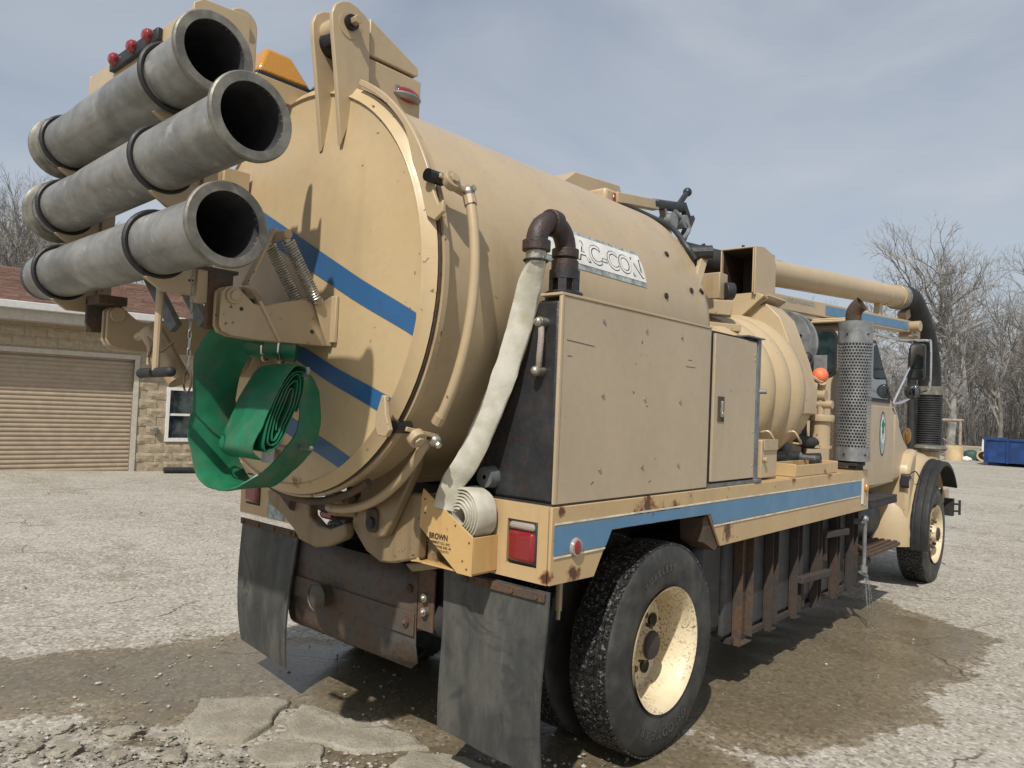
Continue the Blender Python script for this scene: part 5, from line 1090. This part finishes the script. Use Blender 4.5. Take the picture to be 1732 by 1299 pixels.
# fenders: swept arch with flare
for sx in (1, -1):
    secs = []; CY, CZ_ = 6.80, .54
    for i in range(17):
        a = R(186-i*9.2); ro = .82 if i < 2 else .80; ro += .03*math.sin(R(min(180, i*11)))
        P = []
        for x, rr in ((.55, ro-.10), (.70, ro+.05), (.90, ro+.06), (1.06, ro+.015), (1.16, ro-.05), (1.16, ro-.09), (.55, ro-.14)):
            zz = CZ_+rr*math.sin(a); yy = CY+rr*math.cos(a)
            P.append((sx*x, yy, zz))
        secs.append(P)
    fen = loft(secs, 'fender', 'beige', TK)
    q = MB(); q.prism([(6.02, .50), (6.02, 1.25), (6.15, 1.40), (6.35, 1.45), (6.2, .95), (6.12, .50)], 'x', *sorted((sx*.60, sx*1.12))); q.build('fender_rear', 'beige', fen, .04)
    secs = []
    for i in range(19):
        a = R(188-i*8.3); ro = .775; P = [(sx*x, CY+rr*math.cos(a), CZ_+rr*math.sin(a)) for x, rr in ((1.12, ro), (1.155, ro+.022), (1.17, ro+.022), (1.175, ro+.008), (1.21, ro+.012), (1.23, ro+.012), (1.235, ro-.002), (1.27, ro+.002), (1.29, ro), (1.30, ro-.015), (1.30, ro-.045), (1.27, ro-.04), (1.12, ro-.03))]; secs.append(P)
    loft(secs, 'fender_flare', 'rubber', fen, ang=22)
q = MB(); q.box(-1.0, 1.0, 7.42, 7.60, .55, .85); q.build('front_bumper', 'darksteel', TK, .03)
q = MB(); q.box(1.0, 1.24, 7.50, 7.58, .66, .86); q.cyl((1.24, 7.54, .72), (1.30, 7.54, .72), .012, 8); q.cyl((1.24, 7.54, .80), (1.30, 7.54, .80), .012, 8); q.cyl((1.30, 7.54, .68), (1.30, 7.54, .85), .014, 8); q.cyl((1.12, 7.42, .85), (1.16, 7.36, 1.05), .012, 6); q.build('bumper_end', 'darksteel', TK, .004)
q = MB(); q.cyl((1.10, 6.05, 1.16), (1.10, 5.99, 1.17), .03, 10); q.prism([(5.985, 1.20), (5.985, 1.05), (5.965, 1.07), (5.965, 1.18)], 'x', 1.05, 1.13); q.build('hood_latch', 'blackpl', TK, .006)
q = MB(); q.tube(smoothpath([(1.12, 6.0, 1.19), (1.16, 6.1, 1.22), (1.19, 6.2, 1.12)]), .006, 6); q.build('latch_cord', 'blackpl', TK)
q = MB(); q.ball((1.0, 6.42, 1.58), 1, 14, 10, (.035, .05, .085)); q.build('turn_lamp', 'amber', TK)
q = MB(); q.tube(smoothpath([(1.02, 5.75, 1.88), (1.02, 5.93, 1.72), (1.0, 5.98, 1.5), (1.0, 6.02, 1.3)]), .010, 8); q.build('grab_rail', 'chrome', cab)
# mirrors
mr = MB(); mr.prism(rrect(1.135, 1.275, 2.15, 2.51, .03), 'y', 5.84, 5.90); mir = mr.build('mirror', 'blackpl', TK, .008)
q = MB(); q.prism(rrect(1.15, 1.262, 2.26, 2.495, .02), 'y', 5.832, 5.838); q.build('mirror_glass', 'mirror', mir)
q = MB(); q.prism(rrect(1.15, 1.262, 2.165, 2.245, .02), 'y', 5.832, 5.838); q.build('mirror_glass', 'mirror', mir)
q = MB(); q.prism([(1.165+.075*math.cos(t), 2.03+.075*math.sin(t)) for t in [k*math.pi/14 for k in range(28)]], 'y', 5.85, 5.89); cm = q.build('round_mirror', 'blackpl', mir, .005)
q = MB(); q.ball((1.165, 5.85, 2.03), 1, 24, 12, (.066, .016, .066)); q.build('convex_glass', 'mirror', cm)
q = MB(); q.tube([(.95, 5.2, 2.56), (1.06, 5.72, 2.545), (1.20, 5.88, 2.545)], .013, 8); q.tube(smoothpath([(1.20, 5.88, 2.545), (1.29, 5.88, 2.54), (1.315, 5.88, 2.50), (1.315, 5.88, 2.1), (1.27, 5.88, 2.03), (1.2, 5.88, 2.02)]), .012, 8); q.tube([(1.03, 5.70, 1.905), (1.16, 5.88, 2.34)], .011, 8); q.tube(smoothpath([(1.03, 5.70, 1.905), (1.08, 5.8, 1.92), (1.14, 5.88, 1.97)]), .015, 8); q.build('mirror_bracket', 'chrome', mir)
# steps and fuel tank below the cab
q = MB(); q.box(.86, 1.20, 4.46, 5.25, 1.02, 1.045); q.box(1.17, 1.20, 4.46, 5.25, .97, 1.02); q.build('upper_step', 'darksteel', TK, .006)
q = MB(); q.box(.92, 1.20, 4.46, 5.4, .555, .585); st_ = q.build('lower_step', 'rust', TK, .004)
for k in range(5): q = MB(); q.box(.93+k*.055, .96+k*.055, 4.48, 5.38, .586, .600); q.build('step_slat', 'rust', st_)
q = MB(); q.box(.90, 1.0, 4.5, 5.2, .38, .42); q.box(.95, 1.0, 4.6, 4.66, .42, .555); q.box(.95, 1.0, 5.1, 5.16, .42, .555); q.box(.90, 1.0, 4.55, 5.15, .42, .5); q.build('step_frame', 'rust', TK, .004)
q = MB(); q.cyl((.78, 4.52, .80), (.78, 5.35, .80), .26, 32); q.build('fuel_tank', 'blackpl', TK, .02)
# ---- chassis
for sx in (1, -1):
    q = MB(); q.box(*sorted((sx*.36, sx*.44)), .15, 7.4, .66, .93); q.build('frame_rail', 'darksteel', TK, .006)
q = MB(); q.cyl((-.85, 1.01, .525), (.85, 1.01, .525), .075, 16); q.ball((0, 1.01, .525), .22, 18, 12); q.build('rear_axle', 'darksteel', TK)
q = MB(); q.box(-.9, .9, 6.75, 6.87, .40, .52); q.build('front_axle', 'darksteel', TK, .01)
q = MB(); q.box(-.34, .34, 4.9, 7.2, .75, 1.3); q.build('engine', 'darksteel', TK, .03)
q = MB(); q.box(-.58, .58, .5, 4.2, .93, 1.27); q.box(-.62, .62, .35, .5, .95, 1.28); q.build('sub_frame_box', 'darksteel', TK)
# rear cross plate: rusty, curling under
q = MB(); prof = [(.035, .925), (.03, .80), (.028, .66), (.032, .56), (.05, .47), (.06, .44), (.085, .415), (.12, .405), (.16, .41), (.30, .425)]
vs = [(x, y+.0*x, z-(.42-x)*.00) for x in (-.70, -.56, .16, .405) for y, z in prof]; k = len(prof)
vs = [(x if j < 5 else x-(.20*(j-4)/5 if i == 3 else 0), y, z) for i, x in enumerate((-.70, -.5, .1, .405)) for j, (y, z) in enumerate(prof)]
q.add(vs, [(i*k+j, i*k+j+1, (i+1)*k+j+1, (i+1)*k+j) for i in range(3) for j in range(k-1)]); cp = q.build('rear_plate', 'rust_plate', TK, ang=50, fix=False)
sm = cp.modifiers.new('solid', 'SOLIDIFY'); sm.thickness = .006
q = MB(); q.box(-.68, .40, .018, .026, .60, .71); q.build('plate_strip', 'rust_plate', cp, .002)
q = MB(); q.box(.41, .52, .03, .042, .64, .93); q.box(.41, .422, .042, .16, .64, .93); q.build('plate_angle', 'rust', TK, .003)
for x, z in ((.475, .80), (.475, .735), (.36, .82), (.35, .66)):
    q = MB(); q.cyl((x, .005, z), (x, .03, z), .020, 10); q.ball((x, .005, z), .013, 8, 6); q.build('plate_bolt', 'zinc' if x > .4 else 'rust', cp)
q = MB(); q.lathe([(-.055, .001), (-.06, .045), (-.05, .064), (-.01, .060), (.02, .055), (.02, .02)], (-.30, .0, .66), 'y', 20); pl = q.build('trailer_plug', 'rust_plate', cp)
q = MB(); q.tube([(-.30+.075*math.cos(t), -.05, .66+.075*math.sin(t)) for t in [k*.4488 for k in range(14)]], .006, 6, closed=True); q.build('plug_ring', 'rust_plate', pl)
q = MB(); q.cyl((.53, .10, .70), (.9, .14, .72), .09, 16); q.box(.42, .60, .1, .25, .60, .92); q.build('spring_hanger', 'darksteel', TK, .01)
# tank cradle and lower hinge brackets at the rear
q = MB(); q.prism([(.12, 1.10), (.13, 1.19), (.16, 1.245), (.22, 1.28), (.60, 1.31), (.62, 1.30), (.60, 1.02), (.44, .975), (.345, .965), (.24, 1.0)], 'y', -.16, -.10); hgb = q.build('cradle_bracket', 'grimy_shaded', TK, .012)
q = MB(); q.prism([(.24, 1.30), (.25, 1.16), (.29, 1.10), (.36, 1.08), (.43, 1.10), (.47, 1.16), (.62, 1.42), (.64, 1.52), (.40, 1.40)], 'y', -.21, -.162); q.build('cradle_plate', 'grimy_shaded', hgb, .01)
q = MB(); q.prism(rrect(.31, .39, 1.11, 1.22, .03), 'y', -.222, -.211); q.build('cradle_hole', 'rust', hgb); q = MB(); q.cyl((.355, -.24, 1.155), (.355, -.2, 1.155), .026, 8); q.build('cradle_pin', 'darksteel', hgb)
q = MB(); q.prism([(.45, .97), (.60, 1.0), (.60, 1.30), (.66, 1.30), (.66, .98), (.5, .94)], 'y', -.10, .02); q.build('cradle_side', 'grimy_shaded', hgb, .008)
q = MB(); q.prism([(-.34, 1.16), (-.33, 1.04), (-.26, .985), (-.12, .965), (-.02, .985), (.10, 1.035), (.13, 1.06), (.12, 1.12), (.0, 1.075), (-.10, 1.08), (-.18, 1.12), (-.19, 1.20), (-.33, 1.22)], 'y', -.20, -.14); q.build('cradle_hook', 'grimy_shaded', TK, .012)
q = MB(); q.prism([(-.62, 1.20), (-.60, 1.13), (-.45, 1.08), (-.34, 1.02), (-.32, 1.20)], 'y', -.18, -.13); q.build('cradle_arm', 'grimy_shaded', TK, .01)
q = MB(); q.cyl((-.5, -.15, 1.22), (-.3, -.2, 1.16), .04, 10); q.cyl((-.15, -.15, 1.17), (.14, -.13, 1.17), .03, 10); q.cyl((-.12, -.16, 1.13), (.16, -.1, 1.20), .022, 10); q.box(-.15, -.05, -.13, -.05, 1.1, 1.24); q.cyl((-.1, -.2, 1.2), (.1, -.2, 1.24), .016, 8); q.build('lock_linkage', 'rust', TK, .004)
q = MB(); q.cyl((-.05, -.18, 1.21), (.13, -.17, 1.225), .028, 12); q.cyl((.0, -.2, 1.16), (.15, -.15, 1.165), .02, 10); q.build('lock_cylinder', 'grimy_shaded', TK)
q = MB(); q.box(-.06, .02, -.21, -.19, 1.13, 1.15); q.build('red_tag', 'red', TK)
q = MB(); q.tube([ringpt(a, .985, -.36) for a in range(-60, -121, -4)], .018, 10); q.build('door_seal_bar', 'rust', TK)
q = MB(); q.cyl((1.02, .33, .93), (1.02, .33, .80), .016, 8); q.cyl((1.02, .33, .80), (1.02, .33, .76), .010, 8); q.cyl((1.02, .33, 1.0), (1.02, .33, .92), .010, 8); q.build('drain_cock', 'beige_arm', TK)
# under-deck water tanks with rusty straps
for k, (y0, y1) in enumerate(((1.92, 2.62), (2.64, 3.40), (3.42, 4.22))):
    q = MB(); q.box(.62, 1.07, y0, y1, .35, .975); q.build('water_tank', 'water_tank', TK, .03)
q = MB(); q.box(.60, 1.06, 1.60, 1.92, .40, .97); q.build('splash_guard', 'blackpoly', TK, .05)
for k, (y, wv) in enumerate(((2.03, .17), (2.50, .10), (2.95, .09), (3.36, .09), (3.78, .08), (4.19, .13))):
    q = MB(); q.box(1.075, 1.085, y, y+wv, .31, .98); q.box(1.085, 1.135, y, y+.010, .31, .98); q.box(1.085, 1.135, y+wv-.01, y+wv, .33, .98); q.box(1.0, 1.13, y, y+wv, .30, .31); q.build('tank_strap', 'rust_dark' if k else 'rust', TK, .002)
q = MB(); q.box(1.04, 1.09, 1.98, 4.2, .315, .345); q.build('tank_rail', 'rust_dark', TK)
for y0, z, dy in ((2.95, .575, .55), (3.44, .845, .45)):
    q = MB(); q.bar((1.15, y0, z), (1.17, y0+dy, z-.015), .05, .05); q.bar((1.10, y0+dy*.25, z), (1.10, y0+dy*.30, z-.22), .05, .04); q.build('step_bar', 'rust_dark', TK, .006)
q = MB(); q.cyl((1.20, 4.27, .88), (1.20, 4.27, .48), .016, 10); q.cyl((1.12, 4.27, .87), (1.21, 4.27, .87), .026, 10); q.ball((1.2, 4.27, .90), .03, 10, 6); q.cyl((1.2, 4.27, .51), (1.2, 4.27, .46), .028, 10); q.cyl((1.17, 4.24, .46), (1.22, 4.30, .42), .012, 8); q.build('drain_pipe', 'steel', TK)
# ---- water running from the drain pipe
nw = NT('running_water'); nw.b.inputs['Transmission Weight'].default_value = 1; nw.b.inputs['IOR'].default_value = 1.33; nw.done((.9, .94, .96), .05)
random.seed(12); q = MB()
for s in range(4):
    ox, oy = random.gauss(0, .012), random.gauss(0, .012); P = []; vx, vy = .14+random.gauss(0, .05), .05+random.gauss(0, .05)
    for i in range(9): t = i/8*.30; P.append((1.20+ox+vx*t*1.6, 4.28+oy+vy*t*1.6, .45-.5*9.8*t*t*1.0+random.gauss(0, .004)))
    q.tube([p for p in P if p[2] > 0], [random.uniform(.0015, .0045) for p in P if p[2] > 0], 6)
for s in range(170):
    a = random.random()*6.28; d = abs(random.gauss(0, .10)); h_ = random.random(); q.ball((1.20+.07*h_+d*.5*math.cos(a)*h_, 4.28+.03*h_+d*.5*math.sin(a)*h_, max(.004, .43*(1-h_*h_)+random.gauss(0, .01))), random.uniform(.0015, .0045), 6, 4)
o = q.build('water_stream', nw.m); o['kind'] = 'structure'
# ---- wheels
def wheel(x, y, sx, front, proto=None):
    """sx = +1: outer face towards +x"""
    T = [(-.13, .305), (-.145, .33), (-.152, .40), (-.148, .46), (-.135, .50), (-.118, .517), (-.105, .5205), (0, .522), (.105, .5205), (.118, .517), (.135, .50), (.148, .46), (.152, .40), (.145, .335), (.13, .305)]
    q = MB(); T = [(t*(.80 if not front else .95), r) for t, r in T]; WC = .122 if not front else .145; TS = .80 if not front else .95; q.lathe([(sx*t, r) for t, r in T], (x-sx*WC, y, .523), 'x', 72); wh_ = q.build('wheel', 'tyre', TK, ang=40)
    q = MB(); nb_ = 84
    for row, (a, b) in enumerate(((-.120, -.088), (-.084, -.052), (-.047, -.017), (-.013, .015), (.019, .049), (.053, .085), (.089, .123))):
        for k in range(nb_):
            t0 = 2*math.pi*(k+.5*(row % 2))/nb_; t1 = t0+2*math.pi/nb_*.82; sk_ = .018*(1 if row % 2 else -1)
            V = []
            for r in (.516, .529 if 0 < row < 6 else .526):
                for aa in (a, b):
                    for tt in (t0, t1):
                        ta = tt+(sk_*(aa-a)/(b-a)*2); V.append((x-sx*WC+sx*aa*TS, y+r*math.cos(ta), .523+r*math.sin(ta)))
            q.add(V, [(4, 5, 7, 6), (0, 4, 6, 2), (1, 3, 7, 5), (0, 1, 5, 4), (2, 6, 7, 3)])
    o = q.build('tread', 'tread', wh_, smooth=False); o['kind'] = 'stuff'
    if front: P = [(.0, .307), (.004, .312), (-.004, .300), (-.02, .285), (-.07, .270), (-.10, .262), (-.09, .24), (-.055, .20), (-.05, .15), (-.05, .10), (-.03, .09), (.01, .085), (.015, .07), (.015, .001)]
    else: P = [(.0, .307), (.004, .312), (-.004, .300), (-.02, .285), (-.06, .272), (-.13, .262), (-.19, .255), (-.20, .24), (-.21, .18), (-.21, .15), (-.19, .10), (-.15, .085), (-.10, .075), (-.095, .001)]
    q = MB(); q.lathe([(sx*t, r) for t, r in P], (x, y, .523), 'x', 56); rim = q.build('rim', 'rim', wh_, ang=35)
    for k in range(5 if not front else 10):
        a = R(72*k+20) if not front else R(36*k); rr = .205 if not front else .222; xx = x+sx*(-.201 if not front else -.064)
        c = Vector((xx, y+rr*math.cos(a), .523+rr*math.sin(a))); q = MB(); q.cyl(c-Vector((sx*.012, 0, 0)), c+Vector((sx*.006, 0, 0)), .036 if not front else .018, 16); q.build('hand_hole', 'grease', rim)
    for k in range(10):
        a = R(36*k+18); c = Vector((x+sx*(-.208 if not front else -.05), y+.145*math.cos(a), .523+.145*math.sin(a))); q = MB(); q.cyl(c, c+Vector((sx*.035, 0, 0)), .017, 6); q.build('wheel_nut', 'rust', rim)
    q = MB(); xx = x+sx*(-.092 if not front else .015); q.lathe([(sx*t, r) for t, r in ((0, .074), (.012, .068), (.018, .05), (.02, .001))], (xx, y, .523), 'x', 24); q.build('hub_cap', 'rust_dark', rim)
    return wh_
rw = wheel(1.20, 1.01, 1, False); wheel(.60, 1.01, -1, False); wheel(-1.20, 1.01, -1, False); wheel(-.60, 1.01, 1, False)
wheel(1.215, 6.80, 1, True); wheel(-1.215, 6.80, -1, True)
# raised lettering on the outer rear tyre
M['tyre_text'] = simple('scuffed_raised_rubber', (.075, .073, .066), .7, 0, .35, 30)
def tyre_text(s, a_start, rad, size, parent, x):
    a = a_start
    for chx in s:
        V, F, wd = text2d(chx, size, .001); q = MB(); da = (wd+.016)/rad
        vs = []
        for (u, v) in V:
            ang_ = a-(u)/rad; rr = rad+v; vs.append((x, 1.01-rr*math.cos(ang_)*-1, .523+rr*math.sin(ang_)))
        n = len(vs); q.add(vs+[(p[0]+.005, p[1], p[2]) for p in vs], F+[tuple(i+n for i in f) for f in F]); q.build('lettering', 'tyre_text', parent, smooth=False, fix=False); a -= da
tyre_text('GOODYEAR', R(-60), .385, .062, rw, 1.199); tyre_text('TUBELESS', R(125), .395, .045, rw, 1.199)
